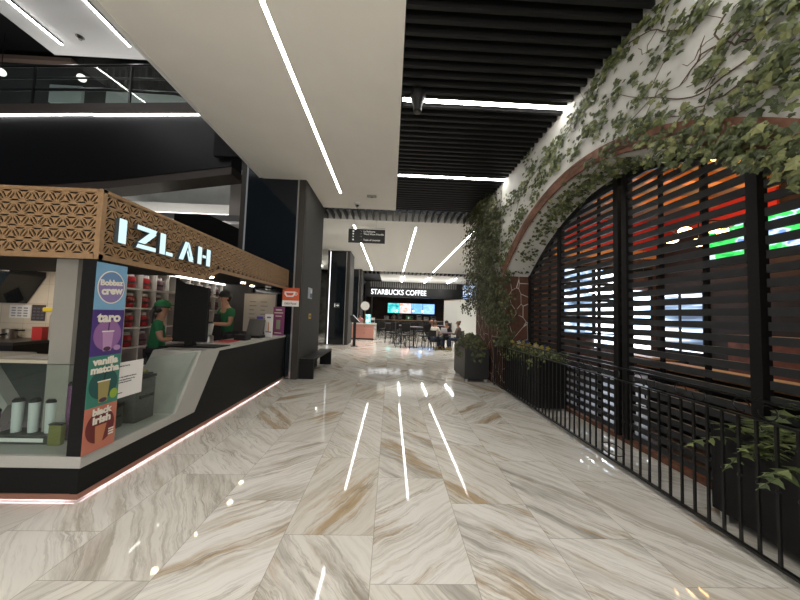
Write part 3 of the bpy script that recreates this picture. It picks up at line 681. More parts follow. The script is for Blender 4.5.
M_lil = mat('print_mauve', (.26, .12, .30), .7); M_pcup = mat('print_taro', (.42, .24, .43), .7)
def printed_cup(z, h, w, m, straw, par):
    flat([(cy-w*.36, z), (cy+w*.36, z), (cy+w*.5, z+h), (cy-w*.5, z+h)], x2, m, 'printed_cup', par, .001)
    flat([(cy-w*.55, z+h), (cy+w*.55, z+h), (cy+w*.55, z+h*1.06), (cy-w*.55, z+h*1.06)], x2, pw, 'printed_lid', par, .0012)
    flat([(cy-.003, z+h*1.06), (cy+.006, z+h*1.06), (cy+.012, z+h*1.75), (cy+.004, z+h*1.75)], x2, straw, 'printed_straw', par, .0012)
    flat(ell(cy, z+.018, w*.33, .018, 14), x2+.001, mat('print_pearls', (.06, .025, .05), .7), 'printed_pearls', par, .0006)
flat(ell(cy, 1.265, .118, .125), x1, M_lil, 'printed_disc', t2, .001); text('taro', .105, (x3, cy, 1.405), FX, pw, t2, .001, .0045, sx=1.1)
printed_cup(1.135, .155, .095, M_pcup, mat('print_straw', (.06, .02, .09), .7), t2); flat(ell(cy+.088, 1.155, .032, .022, 20), x2, M_pcup, 'printed_badge', t2, .001)
M_g = mat('print_dark_green', (.012, .075, .07), .7); flat(ell(cy, .87, .12, .12), x1, M_g, 'printed_disc', t2, .001)
text('vanilla', .078, (x3, cy, 1.055), FX, pw, t2, .001, .004, sx=1.08); text('matcha', .078, (x3, cy, .99), FX, pw, t2, .001, .004, sx=1.05)
printed_cup(.725, .165, .10, mat('print_matcha', (.30, .25, .09), .7), M_ink, t2); flat(ell(cy+.09, .775, .034, .04, 20), x2, mat('print_lime', (.26, .38, .04), .7), 'printed_badge', t2, .001)
M_m = mat('print_maroon', (.13, .018, .018), .7); flat(ell(cy, .535, .118, .13), x1, M_m, 'printed_disc', t2, .001)
text('black', .07, (x3, cy, .655), FX, pw, t2, .001, .004, sx=1.05); text('irish', .08, (x3, cy+.005, .59), FX, pw, t2, .001, .004, sx=1.1)
flat([(cy-.035, .40), (cy+.02, .40), (cy+.05, .545), (cy-.045, .545)], x2, mat('print_tan', (.45, .17, .08), .7), 'printed_cup', t2, .001)
for k in range(3): flat([(cy+.07, .44+.02*k), (cy+.115, .44+.02*k), (cy+.115, .452+.02*k), (cy+.07, .452+.02*k)], x2, pw, 'printed_caption', t2, .001)
# notice on the glass
NX = KX-.022
t2 = thing('paper_notice', 'white printed notice taped inside the kiosk side glass', 'notice', (NX, 2.70, .70))
flat([(2.655, .70), (2.925, .70), (2.925, 1.01), (2.655, 1.01)], NX, M_paper, 'sheet', t2)
for z, w in ((.975, .10), (.88, .13), (.855, .20), (.835, .18), (.745, .06)):
    text('.'*0 or ('IMPORTANTE' if z > .96 else 'no hay cambio de sabores' if z > .86 else 'ni de ingredientes en las' if z > .84 else 'bebidas preparadas' if z > .8 else 'gracias'), .017, (NX+.003, 2.675, z), FX, M_ink, t2, .0006, .0004, align='LEFT')

# shelf wall with jars
SXX = -3.70
t2 = thing('cubby_shelf', 'white cubby shelf unit against the back of the kiosk', 'shelf', (SXX, 3.72, 0))
M_shelf = mat('white_shelf', (.50, .48, .44), .5)
ny, nz, cw, chh, zb = 12, 6, .262, .282, .35
mb = MB().box(-.30, -.285, 0, ny*cw, 0, zb+nz*chh).build('back_panel', M_shelf, t2)
mb = MB()
for i in range(nz+1): mb.box(-.285, 0, 0, ny*cw, zb+i*chh-.012, zb+i*chh+.012)
mb.build('shelf_board', M_shelf, t2); mb = MB()
for i in range(ny+1): mb.box(-.285, -.002, i*cw-.008, i*cw+.008, zb, zb+nz*chh)
mb.build('divider', M_shelf, t2)
MB().box(-.285, -.01, 0, ny*cw, 0, zb-.013).build('plinth', M_dark, t2)
o = MB().box(.005, .03, .05, ny*cw-.05, zb+nz*chh+.005, zb+nz*chh+.02).build('shelf_light', glow('shelf_led', (1, .95, .88), 9), t2)
jar0 = None
pal = {'red': mat('red_jar', (.30, .018, .022), .25), 'plum': mat('plum_jar', (.10, .055, .065), .3), 'amber': mat('amber_jar', (.32, .09, .035), .3)}
M_cap = mat('clear_cap', (.42, .38, .37), .15); M_lab = mat('jar_label', (.025, .012, .013), .6)
ordn = ['first', 'second', 'third', 'fourth', 'fifth', 'sixth', 'seventh', 'eighth', 'ninth', 'tenth', 'eleventh', 'twelfth']
def make_jar(kind):
    j = thing('jar', '', 'jar'); 
    MB().lathe([(.088, 0), (.100, .012), (.100, .150), (.090, .165)], n=18).build('body', pal[kind], j, smooth=True)
    MB().lathe([(.070, .166), (.080, .170), (.080, .205), (.070, .213)], n=18).build('lid', M_cap, j, smooth=True)
    MB().prism([(.1015*math.cos(a), .1015*math.sin(a)) for a in np.linspace(-1.0, 1.0, 9)]+[(.0990*math.cos(a), .0990*math.sin(a)) for a in np.linspace(1.0, -1.0, 9)], 'z', .065, .095).build('label', M_lab, j)
    return j
protos = {}
for r in range(4):
    for c in range(2, ny):
        if c in (5, 6) or (c == 11): continue
        kind = 'red' if c in (2, 3) else ('plum' if c in (4, 8, 9, 10) else 'amber')
        if r >= 2 and c > 4: continue
        if r == 3: kind = 'plum' if c > 2 else 'red'
        loc = (SXX-.12, 3.72+(c+.5)*cw, zb+(nz-1-r)*chh+.0125)
        lab = '%s jar in %s column, %s row down, on the cubby shelf' % ({'red': 'red', 'plum': 'dull plum', 'amber': 'amber'}[kind], ordn[c], ordn[r])
        if kind not in protos:
            protos[kind] = make_jar(kind); o = protos[kind]; o.location = loc; o['label'] = lab; o['group'] = 'jars on the kiosk shelf'
        else: dup(protos[kind], loc, 0, lab, 'jars on the kiosk shelf')

# things on the counter
t2 = thing('menu_monitor', 'tall black back of a menu screen standing on the kiosk counter', 'screen', (-2.76, 4.22, .98))
MB().prism([(-.22, .05), (.20, .05), (.20, .80), (.13, .82), (-.13, .86), (-.22, .93)], 'y', -.03, .03).build('screen_back', M_black, t2)
MB().box(-.05, .05, -.06, .06, 0, .06).build('neck', M_black, t2)
t2.rotation_euler.z = .12
t2 = thing('counter_tray', 'black slab tray under the menu screen on the kiosk counter', 'tray', (-2.70, 4.22, .9805))
MB().box(-.36, .38, -.17, .20, -.0, .012).build('slab', M_black, t2); t2.location.z = .9805
for o in list(COL.objects):
    if o.name.startswith('menu_monitor'): o.location.z = .993
t2 = thing('cash_register', 'black tilted touchscreen register on the kiosk counter', 'register', (-2.60, 5.82, .98))
MB().box(-.14, .14, -.12, .14, 0, .05).build('base', M_dark, t2, bevel=.01)
MB().prism([(-.07, .05), (.02, .05), (.10, .34), (.06, .36)], 'x', -.15, .15).build('touchscreen', mat('register_grey', (.05, .052, .055), .35), t2, bevel=.006)
MB().box(-.02, .10, .08, .10, .36, .41).build('card_reader', mat('blue_plastic', (.06, .05, .30), .4), t2)
t2 = thing('receipt_printer', 'small black box printer before the register on the counter', 'printer', (-2.58, 5.30, .98))
MB().box(-.10, .10, -.11, .11, 0, .10).build('case', M_dark, t2, bevel=.012); MB().box(-.07, .07, -.06, .05, .10, .105).build('paper_slot', M_black, t2)
t2 = thing('bar_mat', 'red folded bar mat lying on the kiosk counter', 'mat', (-2.66, 4.95, .98))
MB().box(-.12, .12, -.16, .16, 0, .012).build('cloth', mat('red_mat', (.35, .02, .025), .6), t2); MB().box(-.10, .10, -.06, .12, .012, .022).build('fold', MATS['red_mat'], t2)
t2 = thing('blender', 'steel drink blender beside the menu screen on the counter', 'blender', (-2.82, 4.72, .98))
MB().lathe([(.07, 0), (.07, .10), (.05, .12)], n=16).build('motor_base', M_chrome, t2, smooth=True); MB().lathe([(.045, .12), (.065, .28), (.065, .30)], n=16).build('jug', mat('frosted_jug', (.45, .45, .44), .2), t2, smooth=True); MB().lathe([(.067, .30), (.05, .33)], n=16).build('lid', M_dark, t2)
def card_stand(label, y, x, w, h, m, lines, tilt=0):
    s_ = thing('card_stand', label, 'stand', (x, y, .98), -.55)
    MB().box(-w/2, w/2, -.03, .03, 0, .012).build('base', mat('acrylic', (.5, .5, .5), .1), s_)
    MB().box(-w/2, w/2, -.004, .004, .012, h).build('card', m, s_)
    for k, (z, ww, hh, mm) in enumerate(lines): MB().box(-ww/2, ww/2, -.0062, -.0045, z, z+hh).build('print', mm, s_)
    return s_
M_pur = mat('magenta_card', (.21, .045, .15), .6); M_cream = MATS['print_cream']
card_stand('white menu card with coloured drinks standing beside the register', 5.95, -2.40, .24, .46, M_paper, [(.38, .12, .03, mat('card_blue', (.1, .12, .4), .6)), (.10, .03, .2, mat('card_orange', (.6, .25, .08), .6)), (.10, .17, .02, mat('card_blue', (.1, .1, .4), .6))])
o = card_stand('magenta advert card stand with a drink cup, at the counter end', 6.45, -2.40, .36, .62, M_pur, [(.54, .2, .025, M_cream), (.48, .28, .02, M_cream), (.41, .2, .02, M_cream), (.14, .13, .20, mat('card_cup', (.28, .33, .24), .6)), (.05, .22, .02, M_cream)])
card_stand('small pink card in a stand between the two larger cards', 6.18, -2.46, .14, .22, mat('pink_card', (.45, .22, .36), .6), [(.12, .08, .04, M_pur)])
t2 = thing('delivery_sign', 'orange and white delivery sign with a cup symbol on the canopy end', 'sign', (-2.14, 6.62, 1.62))
MB().box(-.26, .10, -.012, .012, .13, .41).build('orange_panel', mat('orange_red', (.55, .085, .025), .5), t2)
MB().box(-.26, .10, -.012, .012, 0, .13).build('white_panel', M_paper, t2)
MB().prism([(-.22, .33), (.02, .33), (.02, .27), (-.03, .21), (-.17, .21), (-.22, .27)], 'y', -.016, -.0125).build('cup_symbol', M_paper, t2)
MB().prism([(-.18, .30), (-.02, .30), (-.02, .275), (-.05, .24), (-.15, .24), (-.18, .275)], 'y', -.0185, -.0165).build('cup_symbol', MATS['orange_red'], t2)
MB().tube([(.02, -.014, .31), (.06, -.014, .30), (.06, -.014, .26), (.01, -.014, .25)], .008, 6).build('cup_handle', M_paper, t2)
text('DiDi Food', .06, (t2.location.x-.08, 6.62-.0135, 1.68), FY, mat('grey_print', (.12, .11, .1), .6), t2, .001, .002)
MB().box(-.2, -.17, .0, .012, .41, .46).build('hanger', M_dmetal, t2)
t2 = thing('menu_board', 'pale handwritten menu board on the end wall of the kiosk', 'board', (-2.88, 6.60, 1.05))
MB().box(-.34, .34, 0, .02, 0, .82).build('board', mat('menu_paper', (.34, .31, .27), .7), t2)
MB().box(-.36, -.34, -.005, .025, -.02, .84).box(.34, .36, -.005, .025, -.02, .84).box(-.36, .36, -.005, .025, .82, .84).box(-.36, .36, -.005, .025, -.02, 0).build('frame', M_dmetal, t2)
for k in range(7):
    for q in (-.22, .02): MB().box(q, q+.10+.05*((k*3) % 4)/3, -.003, 0, .10+.09*k, .115+.09*k).build('print', mat('menu_print', (.12, .10, .09), .7), t2)
for a, z in ((-.34, 0), (.30, 0)): MB().box(a, a+.03, 0, .03, -1.05, -.02).build('stand_leg', M_dmetal, t2)
t2 = thing('security_dome', 'small dome camera under the dark kiosk soffit', 'camera', (-2.62, 6.35, 2.03))
MB().lathe([(.06, 0), (.06, -.03), (.05, -.035)], n=16).build('base', M_paper, t2); MB().ball((0, 0, -.035), .045, 6, sz=1).build('dome', M_dglass, t2, smooth=True)
# behind the glass
def crate(label, x, y, sx, sy, h, m, z=.02):
    s_ = thing('equipment_crate', label, 'crate', (x, y, z))
    MB().box(-sx, sx, -sy, sy, 0, h).build('body', m, s_, bevel=.015); MB().box(sx, sx+.012, -sy*.7, sy*.7, h*.55, h*.62).build('handle', M_black, s_)
    MB().box(-sx*1.02, sx*1.02, -sy*1.02, sy*1.02, h, h+.03).build('lid', M_black, s_, bevel=.006); return s_
M_cr = mat('dark_crate', (.035, .04, .038), .5)
crate('lower dark grey crate behind the kiosk side glass, near the banner', -2.70, 2.86, .15, .14, .20, M_cr, .346)
crate('taller dark grey crate behind the kiosk side glass, under the notice edge', -2.66, 3.18, .17, .12, .42, M_cr, .346)
t2 = thing('lime_tray', 'tray of yellow-green limes on top of the taller dark crate', 'tray', (-2.66, 3.18, .797))
MB().box(-.14, .14, -.11, .11, 0, .015).build('tray', M_dark, t2)
for i in range(9): MB().ball((R.uniform(-.10, .10), -.08+.02*i, .032), .02, 5, sy=1.5).build('lime', mat('lime', (.30, .27, .08), .5), t2, smooth=True)
t2 = thing('display_plinth', 'low dark block behind the kiosk front glass, under the white tumblers', 'plinth', (-3.0, 2.66, .345))
MB().box(-.26, .22, -.08, .10, 0, .07).build('block', M_cr, t2, bevel=.005); MB().box(-.22, .18, -.083, -.08, .02, .05).build('label_strip', M_paper, t2)
def tumbler(label, x, y, z, h, r, m, lid, group=None, tilt=0):
    s_ = thing('tumbler', label, 'cup', (x, y, z), 0, group)
    MB().lathe([(r*.85, 0), (r, h*.9), (r, h)], n=18).build('cup', m, s_, smooth=True); MB().lathe([(r*1.05, h), (r*1.05, h+.015), (r*.7, h+.03)], n=18).build('lid', lid, s_)
    s_.rotation_euler.y = tilt; return s_
M_wt = mat('white_tumbler', (.55, .58, .58), .35); M_pt = mat('purple_tumbler', (.13, .03, .12), .35)
for x, nm in ((-3.135, 'left'), (-3.0, 'middle'), (-2.86, 'right')):
    tumbler('%s of the three white tumblers with black lids behind the front glass' % nm, x, 2.66, .416, .25, .036, M_wt, M_dark, 'white tumblers behind the kiosk glass')
tumbler('purple tumbler standing left of the white ones behind the front glass', -3.28, 2.62, .346, .24, .038, M_pt, M_dark)
t2 = tumbler('tall purple tumbler by the corner post behind the front glass', -2.73, 2.70, .346, .46, .04, M_pt, M_dark)
t2 = thing('olive_pouch', 'yellow-green pouch leaning by the corner post behind the front glass', 'pouch', (-2.72, 2.58, .346))
MB().prism([(-.05, 0), (.05, 0), (.055, .16), (-.045, .18)], 'y', -.02, .02).build('bag', mat('olive_pouch', (.16, .16, .04), .5), t2, bevel=.006); MB().box(-.045, .05, -.022, .022, .165, .175).build('seal', M_dark, t2)
# kitchen at the back of the kiosk
kw = mat('cream_tile', (.58, .51, .41), .4, noise=.05, nscale=4)
t2 = thing('kitchen_wall', 'cream tiled kitchen partition at the back left of the kiosk', 'partition', (-6, 4.64, 0))
MB().box(-1.5, 1.95, 0, .05, .02, 2.05).build('tile_panel', kw, t2)
mb = MB()
for z in (.9, 1.2, 1.5, 1.8): mb.box(-1.5, 1.95, -.001, 0, z, z+.004)
for k in range(11): mb.box(-1.5+.33*k, -1.496+.33*k, -.001, 0, .3, 2.05)
mb.build('grout', mat('grout', (.33, .29, .24), .8), t2)
t2 = thing('kitchen_counter', 'black kitchen counter before the cream tiles in the kiosk', 'counter', (-6, 4.30, .02))
MB().box(-1.5, 1.12, -.28, .33, 0, .93).build('cabinet', M_dark, t2); MB().box(-1.5, 1.14, -.30, .33, .93, .97).build('top', M_dmetal, t2)
for k in range(3): MB().box(-1.4+.8*k, -.7+.8*k, -.30, -.28, .80, .82).build('handle', M_chrome, t2)
t2 = thing('extractor_hood', 'black sloping extractor hood above the kitchen counter', 'hood', (-6.6, 4.45, 1.5))
MB().prism([(-.9, 0), (1.12, 0), (1.36, .40), (1.36, .48), (-.9, .48)], 'y', -.25, .18).build('canopy', M_dglass, t2); MB().box(-.9, 1.12, -.252, -.25, 0, .02).build('lip', M_dmetal, t2)
def pinned(name, label, cat, x0, x1, z0, z1, m, dark=M_ink, rows=4):
    s_ = thing(name, label, cat, (x0, 4.636, z0)); w, h = x1-x0, z1-z0
    MB().box(0, w, -.004, 0, 0, h).build('sheet', m, s_)
    for k in range(rows): 
        for q in range(3): MB().box(w*(.1+.29*q), w*(.1+.29*q+.2), -.006, -.004, h*(.12+k*.8/rows), h*(.12+k*.8/rows+.4/rows)).build('print', dark, s_)
pinned('wall_calendar', 'dark poster pinned on the cream kitchen tiles', 'poster', -5.40, -5.20, 1.245, 1.485, mat('dark_poster', (.06, .045, .04), .6), mat('poster_blue', (.10, .11, .16), .6))
pinned('paper_sheet', 'white sheets of notes pinned left of the dark poster', 'paper', -5.72, -5.42, 1.28, 1.475, M_paper, mat('soft_ink', (.25, .24, .25), .7))
t2 = thing('pan', 'dark frying pan on the kitchen counter', 'pan', (-5.62, 4.25, .991))
MB().lathe([(.10, 0), (.15, .045), (.155, .05)], n=20).build('bowl', M_dark, t2, smooth=True); MB().tube([(.15, 0, .04), (.36, 0, .085)], .012, 6).build('handle', M_black, t2)
t2 = thing('sauce_pot', 'small steel pot behind the frying pan', 'pot', (-5.50, 4.48, .991))
MB().lathe([(.07, 0), (.075, .13), (.08, .135)], n=18).build('body', mat('worn_steel', (.18, .16, .14), .35, metal=.8), t2, smooth=True); MB().tube([(.07, 0, .11), (.2, 0, .12)], .01, 6).build('handle', M_black, t2)
t2 = thing('red_box', 'red box on the kitchen counter by the white column', 'box', (-5.02, 4.45, .991))
MB().box(-.07, .07, -.06, .06, 0, .17).build('carton', mat('red_carton', (.42, .03, .03), .5), t2); MB().box(-.072, .072, -.062, .062, .17, .18).build('lid', MATS['red_carton'], t2)
t2 = thing('yellow_bottle', 'yellow topped dispenser beside the red box', 'dispenser', (-4.80, 4.40, .991))
MB().lathe([(.05, 0), (.05, .34), (.03, .40)], n=14).build('body', mat('grey_disp', (.28, .26, .23), .4), t2, smooth=True); MB().box(-.13, .08, -.05, .05, .40, .46).build('cap', mat('yellow_cap', (.50, .38, .02), .5), t2, bevel=.01)
t2 = thing('work_counter', 'cream work counter just behind the kiosk front glass', 'counter', (-3.55, 3.0, 0.02))
MB().box(-.95, .55, -.16, .20, .93, .965).build('top', kw, t2); MB().box(-.95, .50, .0, .18, 0, .93).build('cabinet', M_cr, t2)
t2 = thing('order_papers', 'loose order papers on the cream work counter', 'papers', (-3.30, 3.0, .986))
for k in range(4): MB().box(-.35+.16*k, -.22+.16*k, -.10+.02*(k % 2), .08, .002*k, .002*k+.002).build('sheet', M_paper, t2)
t2 = thing('pen', 'dark marker lying across the order papers', 'pen', (-3.05, 2.92, 1.0)); MB().tube([(-.10, 0, 0), (.10, .03, 0)], .008, 8).build('barrel', M_dark, t2); MB().tube([(.10, .03, 0), (.13, .035, 0)], .009, 8).build('cap', M_ink, t2)
# ================================================================= pillars, bench and things on them
def pillar(label, x0, x1, y0, y1, zt, led=4.0):
    t = thing('pillar', label, 'pillar', (x0, y0, 0)); w, d = x1-x0, y1-y0
    MB().box(.02, w, .03, d, 0, zt).build('cladding', M_conc, t)
    MB().box(.14, w-.20, .0, .03, 0.02, zt-.05).build('glass_panel', M_dglass, t)
    MB().box(0, .10, -.015, .03, 0, zt).build('frame', M_dmetal, t); MB().box(w-.155, w-.01, -.015, .03, 0, zt).build('frame', M_dmetal, t)
    MB().box(.105, .13, -.004, .02, .02, zt-.05).build('led_line', glow('pillar_led_%g' % led, (.93, .97, 1), led), t)
    MB().box(w-.195, w-.165, -.004, .02, .02, zt-.05).build('steel_line', M_chrome, t)
    return t
pillar('nearest wide dark pillar with grey side, behind the drinks kiosk', -3.50, -2.03, 6.74, 8.52, 4.93, .10)
pillar('second dark glass pillar with a bright white edge line and arrow sign', -3.10, -2.03, 14.3, 15.8, CZ, 1.6)
pillar('third dark pillar, farthest along the row, behind the pink cart', -3.10, -2.03, 20.0, 21.5, CZ, 1)
t = thing('bench', 'low black bench against the grey side of the nearest pillar', 'bench', (-1.87, 6.80, 0))
M_bench = mat('black_bench', (.007, .007, .007), .5, spec=.2)
MB().box(-.155, .17, 0, 2.05, .40, .45).build('seat', M_bench, t, bevel=.004); MB().box(-.155, .17, 0, .06, 0, .40).build('leg', M_bench, t); MB().box(-.155, .17, 1.99, 2.05, 0, .40).build('leg', M_bench, t)
t = thing('wall_intercom', 'blue and white access panel on the grey side of the nearest pillar', 'panel', (-2.03, 7.43, 1.84))
MB().box(0, .015, -.17, .17, 0, .27).build('plate', mat('pale_blue_plate', (.40, .44, .50), .4), t, bevel=.004); MB().box(.015, .018, -.02, .15, .03, .13).build('inset', mat('navy', (.03, .05, .10), .4), t); MB().box(.015, .02, .02, .14, .15, .23).build('screen', M_paper, t)
t = thing('yellow_sticker', 'small yellow notice stuck below the access panel on the pillar', 'sticker', (-2.03, 7.53, 1.34)); MB().box(0, .004, -.10, .10, 0, .13).build('label', mat('yellow_label', (.55, .36, .03), .6), t); MB().box(.004, .006, -.05, .06, .04, .09).build('print', M_ink, t)
t = thing('wayfinding_sign', 'small white arrow sign on the second pillar', 'sign', (-2.73, 14.3, 1.76))
MB().box(-.0, .26, -.012, .0, 0, .24).build('plate', mat('sign_grey', (.05, .05, .05), .5), t)
M_sw = mat('sign_white_print', (.8, .8, .78), .5, emit=.15)
MB().prism([(.09, .10), (.17, .10), (.17, .06), (.25, .12), (.17, .18), (.17, .14), (.09, .14)], 'y', -.015, -.0125).build('arrow', M_sw, t); MB().box(.02, .06, -.015, -.0125, .04, .20).build('figure', M_sw, t)
# hanging sign
t = thing('hanging_sign', 'black hanging direction sign below the ceiling, with white lines of text', 'sign', (-.81, 9.0, 3.68))
MB().box(-.56, .56, -.03, .03, 0, .42).build('panel', mat('sign_black', (.012, .012, .011), .5), t, bevel=.003)
MB().box(-.50, .56, -.02, .02, .455, .475).build('bar', M_chrome, t)
for xx in (-.40, .28): MB().tube([(xx, 0, .42), (xx, 0, .90)], .004, 5).build('cable', M_chrome, t)
for s_, z in (('La Refinería', .345), ('Third Wave Noodle', .265), ('Todo el Levantar', .085)): text(s_, .075, (-.81-.10, 9.0-.032, 3.68+z), FY, M_sw, t, .002, .001, align='LEFT')
for z in (.35, .27, .185, .09): text('>' if z != .09 else '-', .05, (-.81-.17, 8.968, 3.68+z), FY, M_sw, t, .002)
for k, z in enumerate((.345, .265, .18, .085)):
    q = (-.41, z)
    MB().prism([(q[0]+.03*math.cos(a), q[1]+.03*math.sin(a)) for a in np.linspace(0, 2*PI, (6, 4, 3, 5)[k], endpoint=False)], 'y', -.034, -.031).build('symbol', M_sw, t)
t = thing('dome_camera', 'small dome security camera on the beige ceiling near the hanging sign', 'camera', (-1.02, 8.0, CZ))
MB().lathe([(.07, 0), (.07, -.05), (.05, -.06)], n=16).build('base', M_paper, t, smooth=True); MB().ball((0, 0, -.06), .05, 6).build('lens_dome', M_dglass, t, smooth=True)
MB().tube([(0, 0, 0), (0, 0, -.02)], .08, 14).build('plate', M_paper, t)
t = thing('smoke_detector', 'flat pale detector bar on the beige ceiling', 'detector', (-.58, 7.45, CZ)); MB().box(-.12, .12, -.05, .05, -.045, -.002).build('body', mat('detector_grey', (.30, .29, .27), .5), t, bevel=.01); MB().box(-.03, .03, -.03, .03, -.05, -.045).build('grille', M_dmetal, t)
t = thing('ceiling_speaker', 'black bulbous speaker hanging among the black slats before the LED strip', 'speaker', (.275, 3.91, 4.62))
MB().lathe([(.035, -.33), (.055, -.325), (.065, -.24), (.098, -.15), (.105, -.09), (.092, -.02), (.05, .04), (.02, .06)], n=20).build('body', mat('speaker_black', (.010, .010, .010), .5), t, smooth=True); MB().tube([(0, 0, .06), (0, 0, .34)], .012, 8).build('stem', M_black, t); MB().lathe([(.030, -.34), (.052, -.332)], n=16).build('grille', M_dmetal, t)

# ================================================================= open atrium on the left
PA, PB = Vector((-3.75, 6.71, 0)), Vector((-14, 7.57, 0)); PD = (PB-PA).normalized(); PL_ = (PB-PA).length
PN = Vector((-PD.y, PD.x, 0)); PN = PN if PN.y > 0 else -PN
def onp(s, z, off=0): v = PA+PD*s+PN*off; return (v.x, v.y, z)
def slab(mb, poly, a, b):
    n = len(poly); vs = [onp(s, z, a) for s, z in poly]+[onp(s, z, b) for s, z in poly]
    return mb.add(vs, [tuple(range(n)), tuple(range(n, 2*n))[::-1]]+[(i, n+i, n+(i+1) % n, (i+1) % n) for i in range(n)])
struct(slab(MB(), [(0, 4.78), (2.8, 4.44), (5.9, 4.22), (PL_, 3.9), (PL_, 5.97), (0, 5.97)], 0, .4).build('wall_atrium', mat('black_fascia', (.005, .005, .0055), .35, spec=.2)), 'black fascia of the upper floor above the kiosk', 'fascia')
struct(slab(MB(), [(0, 6.03), (PL_, 6.03), (PL_, 6.28), (0, 6.28)], -.02, .8).build('floor_upper', mat('brown_slab', (.035, .026, .022), .6)), 'brown edge of the upper floor slab', 'slab')
struct(slab(MB(), [(0, 4.60), (2.8, 4.26), (5.9, 4.03), (PL_, 3.7), (PL_, 3.9), (5.9, 4.22), (2.8, 4.44), (0, 4.78)], .02, .5).build('trim_4', mat('brown_soffit', (.045, .034, .028), .6)), 'brown sloping soffit under the black fascia', 'trim')
for a, b, z, nm in ((.0, 3.4, 5.985, 'shorter right'), (3.41, PL_, 6.0, 'longer left')):
    t = thing('edge_light', '%s LED strip under the upper floor slab edge' % nm, 'strip light', onp(a, z))
    o = slab(MB(), [(a, z-.012), (b, z-.012), (b, z+.016), (a, z+.016)], -.03, -.005).build('diffuser', M_stripw, t); o.data.transform(Matrix.Translation(-Vector(onp(a, z))))
t = thing('balustrade', 'glass balustrade with dark rails along the upper floor', 'railing', onp(0, 6.28))
def bl(nm, mb, m):
    o = mb.build(nm, m, t); o.data.transform(Matrix.Translation(-Vector(onp(0, 6.28)))); return o
for k in range(4): bl('glass_pane', slab(MB(), [(.2+2.5*k, 6.29), (2.65+2.5*k, 6.29), (2.65+2.5*k, 7.3), (.2+2.5*k, 7.3)], .10, .115), M_glass)
bl('handrail', MB().tube([onp(0, 7.26, .1), onp(2.5, 7.30, .1), onp(PL_, 7.36, .1)], .03, 8), M_iron)
bl('handrail', MB().tube([onp(0, 6.10, .14), onp(.6, 6.35, .14), onp(1.6, 6.62, .14), onp(3.4, 6.74, .14), onp(PL_, 6.80, .14)], .035, 8), M_iron)
bl('handrail', MB().tube([onp(0, 6.62, .2), onp(.8, 6.86, .2), onp(1.8, 7.02, .2), onp(3.4, 7.08, .2), onp(PL_, 7.15, .2)], .025, 8), M_iron)
for k in range(5): bl('baluster_post', MB().box(-.02, .02, -.02, .02, 0, 1.0), M_iron).data.transform(Matrix.Translation(Vector(onp(.18+2.5*k, 6.28, .1))))
struct(box('ceiling_upper', M_black, -16, -2.5, 8.4, 11.7, 11.17, 11.3), 'dark ceiling over the back of the upper floor', 'ceiling')
struct(box('ceiling_upper', mat('upper_ceiling', (.50, .50, .50), .8), -9.67, -2.9, 1.0, 8.26, 8.5, 8.8), 'pale ceiling of the upper floor', 'ceiling')
strip('left of the two LED strips on the upper floor ceiling', -9.05, -8.99, 2, 7.85, 8.425, M_stripw)
strip('right of the two LED strips on the upper floor ceiling', -7.23, -7.17, 2, 7.78, 8.425, M_stripw)
t = thing('sprinkler', 'small dark sprinkler head on the upper ceiling', 'sprinkler', (-8.35, 7.64, 8.5)); MB().lathe([(.05, 0), (.05, -.03), (.02, -.06), (.045, -.07)], n=10).build('body', M_dmetal, t); MB().lathe([(.09, 0), (.09, -.01)], n=12).build('rose', M_dmetal, t)
M_upw = mat('upper_wall', (.028, .028, .025), .7, noise=.3, nscale=1.5)
struct(box('wall_upper', M_upw, -16, -2.5, 11.5, 11.7, 5.5, 12), 'dim back wall of the upper floor', 'wall')
struct(box('window_2', mat('pale_window', (.32, .37, .36), .3), -13.4, -12.2, 11.38, 11.5, 9.25, 9.95), 'pale window on the upper floor', 'window')
struct(box('wall_upper', mat('pale_parapet', (.30, .33, .32), .6), -10.5, -4, 10.6, 10.8, 8.6, 9.35), 'pale parapet on the upper floor', 'wall')
struct(box('trim_5', mat('brown_cornice', (.14, .10, .08), .6), -15.9, -12.5, 11.2, 11.4, 10.75, 10.9), 'brown cornice line on the upper floor', 'trim')
mb = MB()
for k in range(22): mb.box(-11.2+.25*k, -11.1+.25*k, 11.2, 11.4, 9.8, 10.8)
struct(mb.build('wall_upper', M_slat), 'dark vertical fins at the back of the upper floor', 'wall')
for x, z, nm in ((-11.4, 9.67, 'right'), (-14.2, 9.73, 'left')):
    t = thing('globe_lamp', '%s white globe lamp on the upper floor' % nm, 'lamp', (x, 10.6, z)); MB().ball((0, 0, 0), .13, 8).build('globe', glow('globe', (1, .97, .9), 1.1), t, smooth=True); MB().tube([(0, 0, .13), (0, 0, 1.5)], .012, 6).build('cord', M_iron, t)
# white wall and beams behind the kiosk
struct(box('wall_back', M_white, -12, -3.3, 10.8, 11.0, 0, 6.2), 'white wall behind the kiosk under the upper floor', 'wall')
struct(box('trim_6', mat('grey_beam', (.22, .22, .22), .6), -12, -3.5, 8.9, 9.2, 4.16, 4.34), 'grey beam before the white back wall', 'trim')
struct(box('wall_pier', mat('pinkish_panel', (.46, .42, .39), .7), -5.15, -4.55, 9.25, 9.58, 0, 5.9), 'pale panel beside the nearest pillar', 'wall')
o = MB().prism([(-6.4, 4.25), (-5.4, 4.25), (-3.6, 3.50), (-3.6, 2.2), (-6.4, 2.2)], 'y', 8.7, 8.85).build('wall_dark', M_black); struct(o, 'dark sloping partition behind the canopy', 'wall')
struct(box('trim_7', M_black, -4.1, -3.52, 6.60, 6.70, 4.95, 5.55), 'black box at the end of the fascia', 'trim')
struct(box('wall_left', mat('dark_left_wall', (.03, .03, .03), .6), -9.2, -9, 12, 27, 0, 4.6), 'dark far left wall', 'wall')
